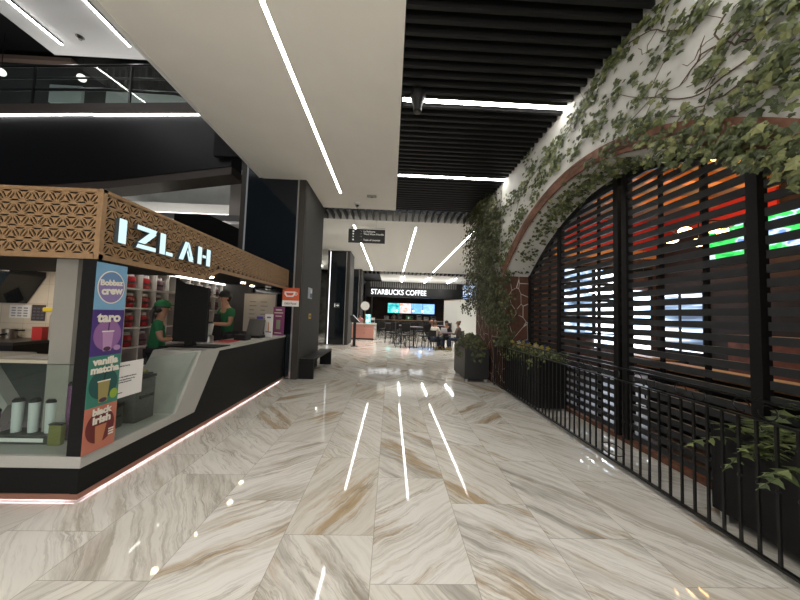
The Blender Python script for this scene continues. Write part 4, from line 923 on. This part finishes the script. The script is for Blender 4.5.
struct(box('wall_left', mat('far_left_wall', (.10, .105, .09), .7, noise=.6, nscale=2), -9, -3.2, 23, 23.2, 0, 4.6), 'dim mottled wall between the pillars', 'wall')
strip('short LED strip far left between the first two pillars', -4.55, -4.45, 15.5, 19, CZ-.075)

# ================================================================= coffee shop
SY = 27.0
t = thing('coffee_shop', 'black coffee shop front with grey fins above the sign band', 'shop front', (2.1, SY, 0))
MB().box(-4.5, 4.5, 0, .25, 3.12, 4.02).build('sign_band', mat('band_black', (.010, .011, .012), .4), t)
mb = MB()
for k in range(40): mb.box(-4.0+.2*k, -3.9+.2*k, .05, .15, 4.02, 4.6)
mb.build('fins', mat('grey_fin', (.20, .20, .195), .5), t); MB().box(-4.5, 4.5, .2, .3, 4.02, 4.9).build('upper_panel', M_dmetal, t)
for xx in (-4.5, -3.9, 4.4): MB().box(xx, xx+.1, .0, .2, 0, 3.12).build('mullion', M_dmetal, t)
t = thing('shop_sign', 'white illuminated lettering on the black coffee shop band', 'sign', (.68, SY, 3.56))
o = text('STARBUCKS COFFEE', .66, (.68, SY-.03, 3.56), FY, glow('shop_sign_white', (.93, .97, 1), 1.5), t, .05, .003, name='lettering')
xs = [v.co.x for v in o.data.vertices]; k = 5.05/(max(xs)-min(xs)); o.data.transform(Matrix.Diagonal((k, 1, 1, 1)))
struct(box('wall_shop', mat('shop_brown', (.045, .026, .02), .7, noise=.4, nscale=1.2), -3.2, 7.5, 31.2, 31.4, 0, 4.6), 'dark brown back wall of the coffee shop', 'wall')
struct(box('wall_shop', M_black, -3.3, -3.1, 27.3, 31.4, 0, 4.6), 'dark left wall of the coffee shop', 'wall')
struct(box('ceiling_shop', M_black, -3.2, 7.5, 27.3, 31.4, 3.3, 3.4), 'black ceiling of the coffee shop', 'ceiling')
t = thing('menu_screens', 'row of four lit menu screens above the coffee counter', 'screen', (2.1, 30.2, 1.72))
sc_ = [((.02, .16, .22), (.05, .42, .40), (.25, .62, .50)), ((.70, .32, .34), (.75, .50, .50), (.72, .16, .08)), ((.12, .30, .62), (.16, .38, .70), (.10, .20, .42)), ((.16, .36, .72), (.26, .46, .80), (.14, .30, .66))]
for k in range(4):
    MB().box(-2.4+1.2*k, -1.23+1.2*k, -.03, 0, 0, 1.0).build('display', screen('menu_%d' % k, sc_[k], 1.5, 2.2, 1.35, k*3.1), t)
MB().box(-2.45, 2.4, 0, .08, -.04, 1.04).build('casing', M_black, t)
for xx in (-1.8, 1.8): MB().box(xx-.03, xx+.03, .02, .06, 1.04, 1.58).build('hanger', M_dmetal, t)
t = thing('coffee_counter', 'long dark coffee counter with pale wooden top inside the shop', 'counter', (1.8, 28.6, 0))
MB().box(-3.2, 3.4, 0, .8, 0, 1.0).build('front', mat('counter_dark', (.022, .018, .016), .5), t); MB().box(-3.25, 3.45, -.05, .85, 1.0, 1.06).build('top', mat('pale_wood', (.36, .22, .12), .5), t)
for k, (x, h, c) in enumerate(((-2.2, .35, .30), (-.9, .55, .05), (.2, .40, .06), (1.0, .5, .18), (1.7, .35, .35), (2.4, .45, .1))):
    t = thing('coffee_machine', '%s machine standing on the coffee counter' % ['leftmost pale', 'tall dark', 'squat dark', 'grey', 'bright', 'rightmost'][k], 'machine', (1.8+x, 29.0, 1.06)); MB().box(-.22, .22, -.15, .2, 0, h).build('body', mat('machine_%d' % k, (c, c, c), .35), t, bevel=.03); MB().box(-.15, .15, -.18, -.15, h*.6, h*.85).build('panel', M_dark, t)
t = thing('retail_bags', 'green packet standing on the coffee counter', 'packet', (1.75, 28.7, 1.06)); MB().prism([(-.25, 0), (.25, 0), (.22, .42), (-.22, .42)], 'y', -.08, .08).build('packet', mat('green_pack', (.02, .16, .06), .5), t); MB().box(-.06, .06, -.085, -.08, .1, .3).build('label', M_paper, t)
for k, x in enumerate((2.2, 3.1, .6)):
    t = thing('pendant_lamp', '%s small glowing pendant lamp above the coffee counter' % ['middle', 'right', 'left'][k], 'lamp', (x, 28.9, 1.95)); MB().ball((0, 0, 0), .07, 6).build('bulb', glow('shop_bulb', (1, .9, .75), 6), t, smooth=True); MB().tube([(0, 0, .07), (0, 0, 1.36)], .012, 5).build('cord', M_iron, t)
struct(box('window_3', screen('blue_glazing', ((.18, .28, .48), (.45, .58, .82), (.8, .88, 1)), .6, .8, 1.0, 2), 6.75, 9.2, 27.6, 27.7, 2.6, 4.5), 'bright bluish glazing right of the coffee shop', 'window')
struct(MB().box(7.2, 7.27, 27.5, 27.6, 2.5, 4.5).box(8.1, 8.17, 27.5, 27.6, 2.5, 4.5).box(6.7, 9.3, 27.5, 27.6, 3.5, 3.56).build('window_3', M_dmetal), 'mullions of the glazing right of the coffee shop', 'window')
struct(box('wall_far', M_dmetal, 6.6, 9.3, 27.7, 27.9, 0, 2.6), 'dark wall under the bluish glazing', 'wall')
# white hoarding
hv = Vector((4.63-3.43, 16.2-19.0, 0)).normalized(); hn = Vector((hv.y, -hv.x, 0))
t = thing('hoarding', 'tall white hoarding panels closing the right side before the coffee shop', 'hoarding', (3.43, 19.0, 0), math.atan2(hv.y, hv.x))
for k in range(4): MB().box(1.5*k, 1.5*k+1.49, 0, .06, 0, 2.52).build('panel', mat('hoarding_white', (.66, .67, .64), .6), t)
MB().box(0, 6, -.01, .07, 2.52, 2.56).build('cap', mat('hoarding_cap', (.30, .20, .15), .6), t)
# pink cart
t = thing('pink_cart', 'pink drawer cart with white top and marble end before the third pillar', 'cart', (-1.42, 17.6, 0))
M_pink = mat('pink_paint', (.52, .25, .20), .5)
MB().box(-.95, .46, 0, .70, .08, .90).build('cabinet', M_pink, t); MB().box(-.98, .60, -.04, .74, .90, .96).build('top', mat('white_top', (.62, .60, .56), .4), t); MB().box(.46, .58, 0, .72, .02, .90).build('marble_end', mat('pale_marble', (.55, .53, .49), .3, noise=.5, nscale=7), t)
for z0, z1 in ((.70, .87), (.12, .66)):
    d = MB().box(-.58, .42, -.02, 0, z0, z1).build('drawer', mat('pink_drawer', (.48, .22, .175), .5), t, bevel=.006); MB().box(-.12, -.08, -.035, -.02, (z0+z1)/2-.02, (z0+z1)/2+.02).build('knob', M_dmetal, d)
MB().box(-.92, .5, .04, .66, 0, .08).build('base', M_dark, t)
t = thing('round_sign', 'round white sign on a brass pole standing on the pink cart', 'sign', (-1.53, 17.65, .961))
MB().prism([(.26*math.cos(a), 1.03+.26*math.sin(a)) for a in np.linspace(0, 2*PI, 28, endpoint=False)], 'y', -.03, .03).build('disc', mat('disc_white', (.62, .60, .55), .5, emit=.1), t); MB().tube([(0, 0, 0), (0, 0, .78)], .02, 8).build('pole', mat('brass', (.35, .24, .10), .35, metal=.8), t); MB().lathe([(.10, 0), (.10, .015)], n=14).build('foot', MATS['brass'], t)
t = thing('cart_box', 'white and grey dispenser box on the pink cart beside its round sign', 'box', (-1.05, 17.85, .961)); MB().box(-.12, .12, -.1, .1, 0, .34).build('body', mat('soft_white', (.5, .5, .48), .5), t); MB().box(-.11, .11, -.105, -.1, .05, .2).build('front', M_dark, t)
# directory stand
t = thing('directory_stand', 'black directory stand with tilted white screen by the second pillar', 'stand', (-1.66, 13.95, 0), -PI/2+.2)
MB().box(-.10, .10, -.06, .06, 0, 1.15).build('post', M_dark, t); MB().prism([(-.16, 1.10), (.22, 1.10), (-.10, 1.42), (-.22, 1.42)], 'x', -.24, .24).build('head', M_dark, t); MB().add([(-.22, .20, 1.145), (.22, .20, 1.145), (.22, -.085, 1.435), (-.22, -.085, 1.435), (-.22, .21, 1.155), (.22, .21, 1.155), (.22, -.075, 1.445), (-.22, -.075, 1.445)], [(0,1,2,3),(4,5,6,7),(0,1,5,4),(1,2,6,5),(2,3,7,6),(3,0,4,7)]).build('screen', mat('lit_screen', (.6, .62, .62), .4, emit=.5), t); MB().box(-.22, .22, -.16, .16, 0, .02).build('base', M_dark, t)
for x, y, z0, z1, nm in ((-2.55, 21.7, .25, 1.25, 'left'), (-1.72, 23, .55, 1.5, 'right')):
    t = thing('digital_poster', '%s tall teal-lit display between the far pillars and the coffee shop' % nm, 'display', (x, y, 0)); MB().box(-.25, .25, 0, .08, 0, z1+.06).build('case', M_dark, t); MB().box(-.21, .21, -.01, 0, z0, z1).build('picture', screen('teal_pic_'+nm, ((.05, .30, .32), (.30, .62, .62), (.75, .85, .82)), 4, 3, 1.1, x), t)

# ================================================================= tables and chairs
def make_chair(label, loc, rz):
    t = thing('cafe_chair', label, 'chair', loc, rz, 'black cafe chairs before the coffee shop')
    MB().prism([(-.20, -.19), (.20, -.19), (.21, .20), (-.21, .20)], 'z', .44, .475).build('seat', M_dark, t, bevel=.01)
    MB().box(-.20, .20, -.225, -.195, .60, .88).build('backrest', M_dark, t, bevel=.01)
    for sx in (-1, 1): MB().tube([(sx*.18, -.19, .46), (sx*.19, -.21, .90)], .014, 6).build('back_post', M_iron, t)
    for sx in (-1, 1):
        for sy in (-1, 1): MB().tube([(sx*.17, sy*.17, .45), (sx*.21, sy*.22, 0)], .014, 6).build('leg', M_iron, t)
    return t
chair0 = None
def chair(x, y, rz, label, tall=False):
    global chair0
    if chair0 is None: o = chair0 = make_chair(label, (x, y, 0), rz)
    else: o = dup(chair0, (x, y, 0), rz, label)
    o.scale = (1.1, 1.1, 1.28) if tall else (1, 1, 1)
    return o
table0 = None
def table(x, y, label, tall=False):
    global table0
    if table0 is None:
        t = thing('cafe_table', label, 'table', (x, y, 0), 0, 'round cafe tables'); table0 = t
        MB().lathe([(.42, .73), (.44, .74), (.44, .765), (.43, .77)], n=28).build('tabletop', mat('plum_top', (.10, .06, .075), .3), t); MB().tube([(0, 0, .03), (0, 0, .73)], .035, 10).build('column', M_iron, t); MB().lathe([(.28, 0), (.28, .015), (.05, .04)], n=20).build('base', M_iron, t)
    o = table0 if table0['label'] == label else dup(table0, (x, y, 0), 0, label)
    o.scale = (1, 1, 1.27 if tall else 1)
table(1.15, 14.35, 'empty round table in front of the coffee shop, left of the seated people', True)
for x, y, rz, l in ((.50, 14.2, -1.45, 'left side of the empty round table'), (.82, 13.72, -.5, 'near left side of the empty round table'), (1.58, 13.75, .55, 'near right side of the empty round table'), (1.80, 14.55, 1.5, 'right side of the empty round table'), (1.0, 15.05, 3.1, 'far side of the empty round table')):
    chair(x, y, rz, 'tall black cafe chair on the '+l, True)
table(2.52, 13.75, 'round table with four seated people')
chair(2.02, 13.25, -.75, 'black cafe chair under the man in the white shirt')
chair(1.98, 14.25, -2.0, 'black cafe chair under the man in the blue shirt')
chair(2.75, 14.40, 2.85, 'black cafe chair under the dark haired woman')
chair(3.08, 13.35, 1.0, 'black cafe chair under the woman with the hair bun')
table(1.2, 18.2, 'further round table behind the empty one', True); table(2.9, 17.6, 'further round table behind the seated people', True); table(.1, 19.5, 'farthest round table near the coffee counter', True)
table(.55, 16.0, 'round table left behind the empty one', True)
for x, y, rz, l in ((-.02, 15.9, -1.5, 'left'), (.45, 16.6, 3.0, 'far side'), (1.15, 16.1, 1.5, 'right'), (.3, 15.4, -.3, 'near side')): chair(x, y, rz, 'tall black cafe chair, %s of the round table left behind the empty one' % l, True)
for k, (x, y, rz) in enumerate(((.55, 18.0, -1.4), (1.4, 17.6, .3), (1.85, 18.4, 1.6), (2.3, 17.5, -1.5), (3.4, 17.9, 1.8), (2.9, 18.2, 3.1), (-.5, 19.4, -1.5), (.2, 20.1, 3.0), (.7, 19.4, 1.6))):
    chair(x, y, rz, 'black cafe chair %s' % ['left of the further table behind the empty one', 'near side of the further table behind the empty one', 'right of the further table behind the empty one', 'left of the further table behind the seated people', 'right of the further table behind the seated people', 'far side of the further table behind the seated people', 'left of the farthest table', 'far side of the farthest table', 'right of the farthest table'][k], True)

# ================================================================= people
def skin_mesh(name, joints, edges, m, parent, root=0, sub=1):
    me = bpy.data.meshes.new(name); me.from_pydata([j[0] for j in joints], edges, [])
    o = bpy.data.objects.new(name, me); COL.objects.link(o)
    md = o.modifiers.new('Skin', 'SKIN'); md.use_smooth_shade = True; md.branch_smoothing = .5
    lay = me.skin_vertices[0].data
    for i, j in enumerate(joints):
        r = j[1]; lay[i].radius = (r, r) if not isinstance(r, tuple) else r; lay[i].use_root = (i == root)
    sd = o.modifiers.new('Sub', 'SUBSURF'); sd.levels = sub; sd.render_levels = sub
    dg = bpy.context.evaluated_depsgraph_get(); dg.update()
    me2 = bpy.data.meshes.new_from_object(o.evaluated_get(dg)); me2.name = name
    bpy.data.objects.remove(o); bpy.data.meshes.remove(me)
    me2.materials.clear(); me2.materials.append(m)
    for p in me2.polygons: p.use_smooth = True; p.material_index = 0
    o = bpy.data.objects.new(name, me2); COL.objects.link(o)
    if parent: o.parent = parent
    return o
def person(label, loc, rz, seated, shirt, trousers, hair, style='short', shoes=None, scale=1, lean=0, cap=None, apron=None, long_sleeve=False):
    t = thing('person', label, 'person', loc, rz); t.scale = (scale,)*3
    if seated: hz, kz = .50, .50; hip = lambda s: (s*.09, .0, hz); knee = lambda s: (s*.11, .42, kz); ank = lambda s: (s*.11, .40, .09)
    else: hz = .93; hip = lambda s: (s*.09, 0, hz); knee = lambda s: (s*.095, .02, .50); ank = lambda s: (s*.10, -.01, .08)
    L = lambda z: lean*(z/.6)
    sp, ch, nk, jw, cr, tp = [(0, L(dz)+dy, hz+dz) for dz, dy in ((.24, -.01), (.44, -.02), (.585, 0), (.665, .025), (.735, .015), (.80, .0))]
    sh = lambda s: (s*.165, L(.5)-.02, hz+.50)
    el = lambda s: (s*.235, L(.3)+.05, hz+.235); wr = lambda s: (s*.13, L(.2)+.28, hz+.25); pm = lambda s: (s*.095, L(.2)+.345, hz+.245)
    J = [((0, 0, hz), .125), (sp, .115), (ch, (.12, .13)), (nk, .052), (jw, (.066, .070)), (cr, (.083, .088)), (tp, .045)]; E_ = [(0, 1), (1, 2), (2, 3), (3, 4), (4, 5), (5, 6)]
    def add(p, r, par): J.append((p, r)); E_.append((par, len(J)-1)); return len(J)-1
    for s in (-1, 1):
        a = add(sh(s), .058, 2); b = add(el(s), .042, a); c = add(wr(s), .028, b); d = add(pm(s), (.030, .017), c)
        for k in range(4):
            u = (k-1.5)*.018; ln = (.060, .072, .067, .052)[k]
            p = pm(s); f1 = add((p[0]-s*u*.4+u, p[1]+.03+ln*.45, p[2]-.004), .0085, d); add((p[0]+u, p[1]+.03+ln*.85, p[2]-.03), .0075, f1)
        p = pm(s); q = add((p[0]-s*.034, p[1]+.0, p[2]+.006), .010, d); add((p[0]-s*.045, p[1]+.038, p[2]-.004), .0085, q)
        a = add(hip(s), .085, 0); b = add(knee(s), .058, a); c = add(ank(s), .038, b); add((ank(s)[0], ank(s)[1]+.15, .04), .033, c)
    body = skin_mesh('body', J, E_, M_skin, t)
    hc = Vector((0, (jw[1]+cr[1])/2, hz+.715))
    fz = MB(); fz.ball((0, hc.y+.098, hc.z-.012), .016, 5, sx=.8, sz=1.5)
    for s in (-1, 1): fz.ball((s*.083, hc.y-.005, hc.z-.01), .02, 5, sx=.4, sz=1.4)
    fo = fz.build('nose', M_skin, t, smooth=True)
    # join nose and ears into the body mesh
    bm = bmesh.new(); bm.from_mesh(body.data); bm.from_mesh(fo.data); bm.to_mesh(body.data); bm.free(); bpy.data.objects.remove(fo)
    for s in (-1, 1): MB().ball((s*.032, hc.y+.077, hc.z+.012), .010, 4).build('eye', M_ink, t)
    MB().ball((0, hc.y+.080, hc.z-.052), .014, 4, sx=1.6, sz=.35).build('mouth', mat('lips', (.35, .12, .10), .5), t)
    hm = MB(); hm.ball((0, hc.y-.020, hc.z+.018), .100, 8, sx=.97, sy=1.02, sz=1.05, t0=PI*.44, t1=PI)
    hm.ball((0, hc.y-.045, hc.z+.0), .088, 8, sx=1, sy=.8, sz=1.05, t0=PI*.15, t1=PI)
    if style == 'bun': hm.ball((0, hc.y-.10, hc.z+.085), .055, 6)
    if style == 'long': hm.tube([(0, hc.y-.06, hc.z+.02), (0, hc.y-.085, hc.z-.10), (0, hc.y-.09, hc.z-.24), (0, hc.y-.085, hc.z-.34)], [.085, .088, .07, .03], 10)
    if style == 'tail': hm.tube([(0, hc.y-.09, hc.z+.02), (0, hc.y-.13, hc.z-.08), (0, hc.y-.13, hc.z-.25)], [.03, .035, .012], 8)
    hm.build('hair', hair, t, smooth=True)
    if cap:
        c_ = MB(); c_.ball((0, hc.y-.012, hc.z+.028), .110, 8, sz=.95, t0=PI*.48, t1=PI); c_.build('cap', cap, t, smooth=True)
        MB().prism([(-.075, hc.y+.08), (.075, hc.y+.08), (.06, hc.y+.165), (0, hc.y+.18), (-.06, hc.y+.165)], 'z', hc.z+.035, hc.z+.045).build('cap_brim', cap, t)
    g = .014; JS = [((0, 0, hz-.02), .135+g*.3), (sp, .118+g), (ch, (.125+g, .135+g)), ((0, nk[1]-.005, hz+.545), .06)]; ES = [(0, 1), (1, 2), (2, 3)]
    for s in (-1, 1):
        e = el(s); a_ = sh(s); JS.append((a_, .066+g*.5)); ES.append((2, len(JS)-1)); k = 1.0 if long_sleeve else .62
        JS.append((tuple(Vector(a_).lerp(Vector(e), k)), .058)); ES.append((len(JS)-2, len(JS)-1))
        if long_sleeve: JS.append((tuple(Vector(e).lerp(Vector(wr(s)), .92)), .042)); ES.append((len(JS)-2, len(JS)-1))
    skin_mesh('shirt', JS, ES, shirt, t)
    JT = [((0, 0, hz+.04), .138)]; ET = []
    for s in (-1, 1):
        for p, r, par in ((hip(s), .098, 0), (knee(s), .072, -1), ((ank(s)[0], ank(s)[1], .12), .055, -1)):
            JT.append((p, r)); ET.append((0 if par == 0 else len(JT)-2, len(JT)-1))
    skin_mesh('trousers', JT, ET, trousers, t)
    for s in (-1, 1):
        a = ank(s); MB().ball((a[0], a[1]+.06, .045), .048, 6, sx=.95, sy=2.5, sz=.93).build('shoe', shoes or M_dark, t, smooth=True)
    if apron: MB().prism([(-.14, hz-.35), (.14, hz-.35), (.15, hz+.12), (.09, hz+.42), (-.09, hz+.42), (-.15, hz+.12)], 'y', .150+L(.2), .162+L(.2)).build('apron', apron, t)
    return t
C = lambda n, c: mat('cloth_'+n, c, .85)
M_jean = C('denim', (.03, .045, .08)); M_blk = C('black', (.012, .012, .014)); M_grn = C('green', (.012, .12, .045)); M_yel = C('yellow', (.35, .30, .08))
person('seated man in a white shirt, seen from behind at the round table', (2.02, 13.25, -.01), -.75, True, C('cream', (.62, .58, .50)), M_jean, M_bhair, 'short', M_yel)
person('seated man in a pale blue shirt, at the left of the occupied table', (1.98, 14.25, -.01), -2.0, True, C('blue', (.20, .28, .33)), M_jean, mat('ginger_hair', (.17, .075, .045), .5), 'short')
person('seated woman with long dark hair and black top, facing the camera', (2.75, 14.40, -.01), 2.85, True, M_blk, M_blk, M_hair, 'long', None, 1, .02, long_sleeve=True)
person('seated woman with a hair bun and grey-brown jacket, at the right of the table', (3.08, 13.35, -.01), 1.0, True, C('taupe', (.13, .10, .085)), M_jean, M_bhair, 'bun', M_yel, long_sleeve=True)
person('kiosk worker in green shirt, black cap and apron standing behind the register', (-3.10, 5.72, .02), 2.55, False, M_grn, M_blk, M_hair, 'short', None, 1.04, .03, cap=C('black_cap', (.010, .010, .011)), apron=M_blk)
person('kiosk worker in green cap and shirt with dark ponytail beside the menu screen', (-3.22, 4.22, .02), -1.0, False, M_grn, M_blk, M_hair, 'tail', None, .90, .03, cap=C('green_cap', (.015, .14, .05)))
person('person in a pink top standing behind the pink cart', (-1.88, 18.55, 0), 2.9, False, C('pink', (.45, .20, .22)), M_blk, M_hair, 'short', None, .86)
person('coffee shop worker in grey standing behind the coffee counter', (.35, 29.9, 0), 3.0, False, C('grey', (.25, .25, .24)), M_blk, M_hair, 'short', None, 1.0)
t = thing('shopping_bag', 'white bag standing on the occupied table between the people', 'bag', (2.50, 13.75, .771)); MB().prism([(-.16, 0), (.16, 0), (.13, .20), (-.12, .22)], 'y', -.08, .08).build('bag', mat('bag_white', (.5, .5, .5), .6), t, bevel=.02); MB().tube([(-.06, 0, .21), (-.04, 0, .27), (.04, 0, .27), (.06, 0, .20)], .006, 6).build('handle', M_dark, t)

# ================================================================= restaurant behind the screens
DX, DY = 8.3, 9.0
struct(box('floor', mat('dining_floor', (.05, .035, .028), .4), SX+.16, DX, -3, DY, 0.001, .012), 'dark floor of the dining room behind the screens', 'floor')
struct(box('ceiling_dining', mat('dining_ceiling', (.20, .13, .075), .7), SX+.16, DX, -3, DY, 4.75, 4.85), 'brown dining room ceiling', 'ceiling')
struct(box('wall_dining', mat('dark_brick', (.014, .007, .005), .8, noise=.5, nscale=9), DX, DX+.15, -3, DY, 0, 4.85), 'dark brick side wall of the dining room', 'wall')
struct(box('wall_dining', mat('dining_back', (.06, .03, .022), .8, noise=.4, nscale=5), SX+.16, DX, DY, DY+.15, 0, 4.85), 'dark back wall of the dining room', 'wall')
struct(MB().box(5.0, DX, DY-.06, DY-.001, 3.75, 4.72).box(DX-.06, DX-.001, 6.0, DY-.06, 3.95, 4.72).build('trim_8', mat('red_band', (.42, .025, .015), .6)), 'red band high on the dining room walls', 'trim')
struct(box('trim_9', mat('ochre_band', (.50, .22, .07), .6), 5.0, DX-.07, DY-.10, DY-.001, 3.50, 3.75), 'ochre band below the red one', 'trim')
for k in range(6):
    t = thing('ceiling_beam', '%s timber beam across the dining room ceiling, counted from the front' % ordn[k], 'beam', ((SX+.3+DX)/2, 1.2+1.2*k, 4.52)); MB().box(-2.4, 2.4, -.10, .10, 0, .22).build('timber', mat('orange_timber', (.42, .17, .05), .5, noise=.2, nscale=6), t)
t = thing('beam_light', 'amber LED strip along a dining room beam', 'strip light', (6.2, 5.0, 4.46)); MB().box(-1.6, 1.6, -.03, .03, 0, .02).build('diffuser', glow('amber_led', (1, .42, .07), 6), t); MB().box(-1.6, 1.6, -.035, .035, .02, .05).build('housing', M_dmetal, t)
# bright window on the back wall
M_day = screen('window_glow', ((.35, .55, .85), (.75, .88, 1), (1, 1, 1)), 1.3, 1.6, 3.2, 4)
for k, (a, b) in enumerate(((5.3, 6.2), (6.3, 7.25), (7.35, 8.05))):
    o = struct(MB().box(a, b, DY-.06, DY-.02, (1.15, .70, .70)[k], 3.1 if k != 2 else 2.5).build('window_1', M_day if k else screen('dim_window_glow', ((.04, .06, .09), (.18, .26, .38), (.9, .95, 1)), 2.2, 5.0, 2.0, 3)), 'tall bright window on the back wall of the dining room', 'window'); 
    mb = MB().box(a-.05, a, DY-.10, DY-.001, 1.1, 3.2).box(b, b+.05, DY-.10, DY-.001, 1.1, 3.2).box(a, b, DY-.10, DY-.001, 3.1, 3.2).box(a, b, DY-.10, DY-.001, 1.1, 1.15)
    for z in (1.55, 2.1, 2.6): mb.box(a, b, DY-.10, DY-.07, z, z+.10)
    mb.build('window_frame', M_black, o)
t = thing('bar_light', 'white linear lamp hanging before the bright windows', 'lamp', (6.3, 8.2, 2.30)); MB().box(-1.1, 1.1, -.04, .04, 0, .05).build('diffuser', glow('bar_white', (.9, .95, 1), 12), t); MB().box(-1.1, 1.1, -.03, .03, .05, .09).build('housing', M_dmetal, t)
for s in (-.9, .9): MB().tube([(s, 0, .09), (s, 0, 2.45)], .006, 5).build('cable', M_iron, t)
o = struct(MB().box(DX-.05, DX-.02, 7.55, 8.80, .75, 2.35).build('window_4', screen('side_window_glow', ((.03, .04, .06), (.10, .14, .20), (.85, .92, 1)), .5, 7, 3.0, 1)), 'bright low window on the side wall of the dining room', 'window')
mb = MB()
for yy in (7.50, 8.15, 8.80): mb.box(DX-.09, DX-.001, yy, yy+.05, .7, 2.4)
mb.box(DX-.09, DX-.001, 7.5, 8.85, 2.35, 2.4).box(DX-.09, DX-.001, 7.5, 8.85, .70, .75).build('window_frame', M_black, o)
# televisions
M_tv = screen('football_pitch', ((.02, .35, .06), (.05, .50, .10), (.05, .48, .09), (.55, .75, .85), (.15, .25, .75)), 3.0, 5.5, 1.3, 1.7)
for k, (y0, y1, z0, z1, nm) in enumerate(((6.62, 7.42, 3.00, 4.12, 'left'), (4.35, 6.28, 3.05, 4.02, 'right'))):
    t = thing('television', '%s television showing a green football pitch on the dining room wall' % nm, 'television', (DX-.02, (y0+y1)/2, (z0+z1)/2)); h, w = (z1-z0)/2, (y1-y0)/2
    MB().box(-.04, -.035, -w, w, -h, h).build('picture', M_tv, t); MB().box(-.033, .015, -w-.03, w+.03, -h-.03, h+.03).build('casing', M_dark, t)
# chandelier
t = thing('chandelier', 'iron chandelier with warm glowing lamps behind the screens', 'chandelier', (5.66, 5.2, 3.02))
LP = [(-.56, 0, .0), (-.20, .10, .20), (.28, .05, .24), (.52, .12, .27), (-.28, -.20, -.10), (.15, -.25, .05)]
MB().tube([(0, 0, .35), (0, 0, 1.73)], .015, 8).build('chain', M_iron, t); MB().tube([(.48*math.cos(a), .35*math.sin(a), .28) for a in np.linspace(0, 2*PI, 24, endpoint=False)], .015, 6, closed=True).build('ring', M_iron, t)
for p in LP:
    a = MB().tube([(0, 0, .38), (p[0]*.6, p[1]*.6, .32), (p[0], p[1], p[2]+.08)], .010, 6).build('arm', M_iron, t)
    MB().lathe([(.07, -.03), (.10, .0), (.10, .05), (.05, .09)], p, 14).build('lamp_shade', glow('warm_lamp', (1, .56, .20), 14), t, smooth=True)
# dining furniture
t = thing('dining_counter', 'long pale wooden counter behind the slatted screens', 'counter', (4.2, 3.0, 0)); MB().box(-.28, .28, -2.4, 1.6, .84, .90).build('top', mat('lit_wood', (.50, .30, .17), .5), t); MB().box(-.2, .2, -2.3, 1.5, .012, .84).build('front', M_dark, t)
def stool(x, y, label):
    t = thing('bar_stool', label, 'stool', (x, y, .012), 0, 'bar stools at the dining counter'); MB().lathe([(.17, .62), (.18, .64), (.18, .67), (.16, .69)], n=18).build('seat', mat('brown_leather', (.14, .05, .03), .5), t)
    for s in range(4): a = PI/4+s*PI/2; MB().tube([(.11*math.cos(a), .11*math.sin(a), .62), (.19*math.cos(a), .19*math.sin(a), 0)], .013, 6).build('leg', M_iron, t)
    MB().tube([(.155*math.cos(a), .155*math.sin(a), .25) for a in np.linspace(0, 2*PI, 16, endpoint=False)], .008, 6, closed=True).build('foot_ring', M_iron, t); return t
st = stool(3.65, 1.4, 'brown bar stool at the dining counter, nearest the camera')
for k, y in enumerate((2.15, 2.9, 3.65, 4.35)): dup(st, (3.65, y, .012), 0, 'brown bar stool at the dining counter, %s from the camera' % ordn[k+1])
def dtable(x, y, label):
    t = thing('dining_table', label, 'table', (x, y, .012)); MB().box(-.45, .45, -.45, .45, .71, .75).build('top', MATS['lit_wood'], t)
    for a in (-1, 1):
        for b in (-1, 1): MB().box(a*.38-.03, a*.38+.03, b*.38-.03, b*.38+.03, 0, .71).build('leg', M_dark, t)
dtable(5.8, 3.2, 'square wooden table nearer the fern, inside the dining room'); dtable(6.0, 6.6, 'square wooden table before the bright windows')
t = thing('bottle_shelf', 'brick-coloured low cabinet along the dining room side wall', 'cabinet', (7.95, 4.0, .012)); MB().box(-.3, .3, -2.5, 2.5, 0, 1.25).build('carcass', mat('rust_cabinet', (.17, .055, .03), .6, noise=.4, nscale=6), t); MB().box(-.33, .33, -2.52, 2.52, 1.25, 1.29).build('top', MATS['lit_wood'], t)
# outer hall walls that close the view
struct(box('wall_far', M_dmetal, -9, 9.3, YE-.2, YE, 0, 5), 'far end wall', 'wall')
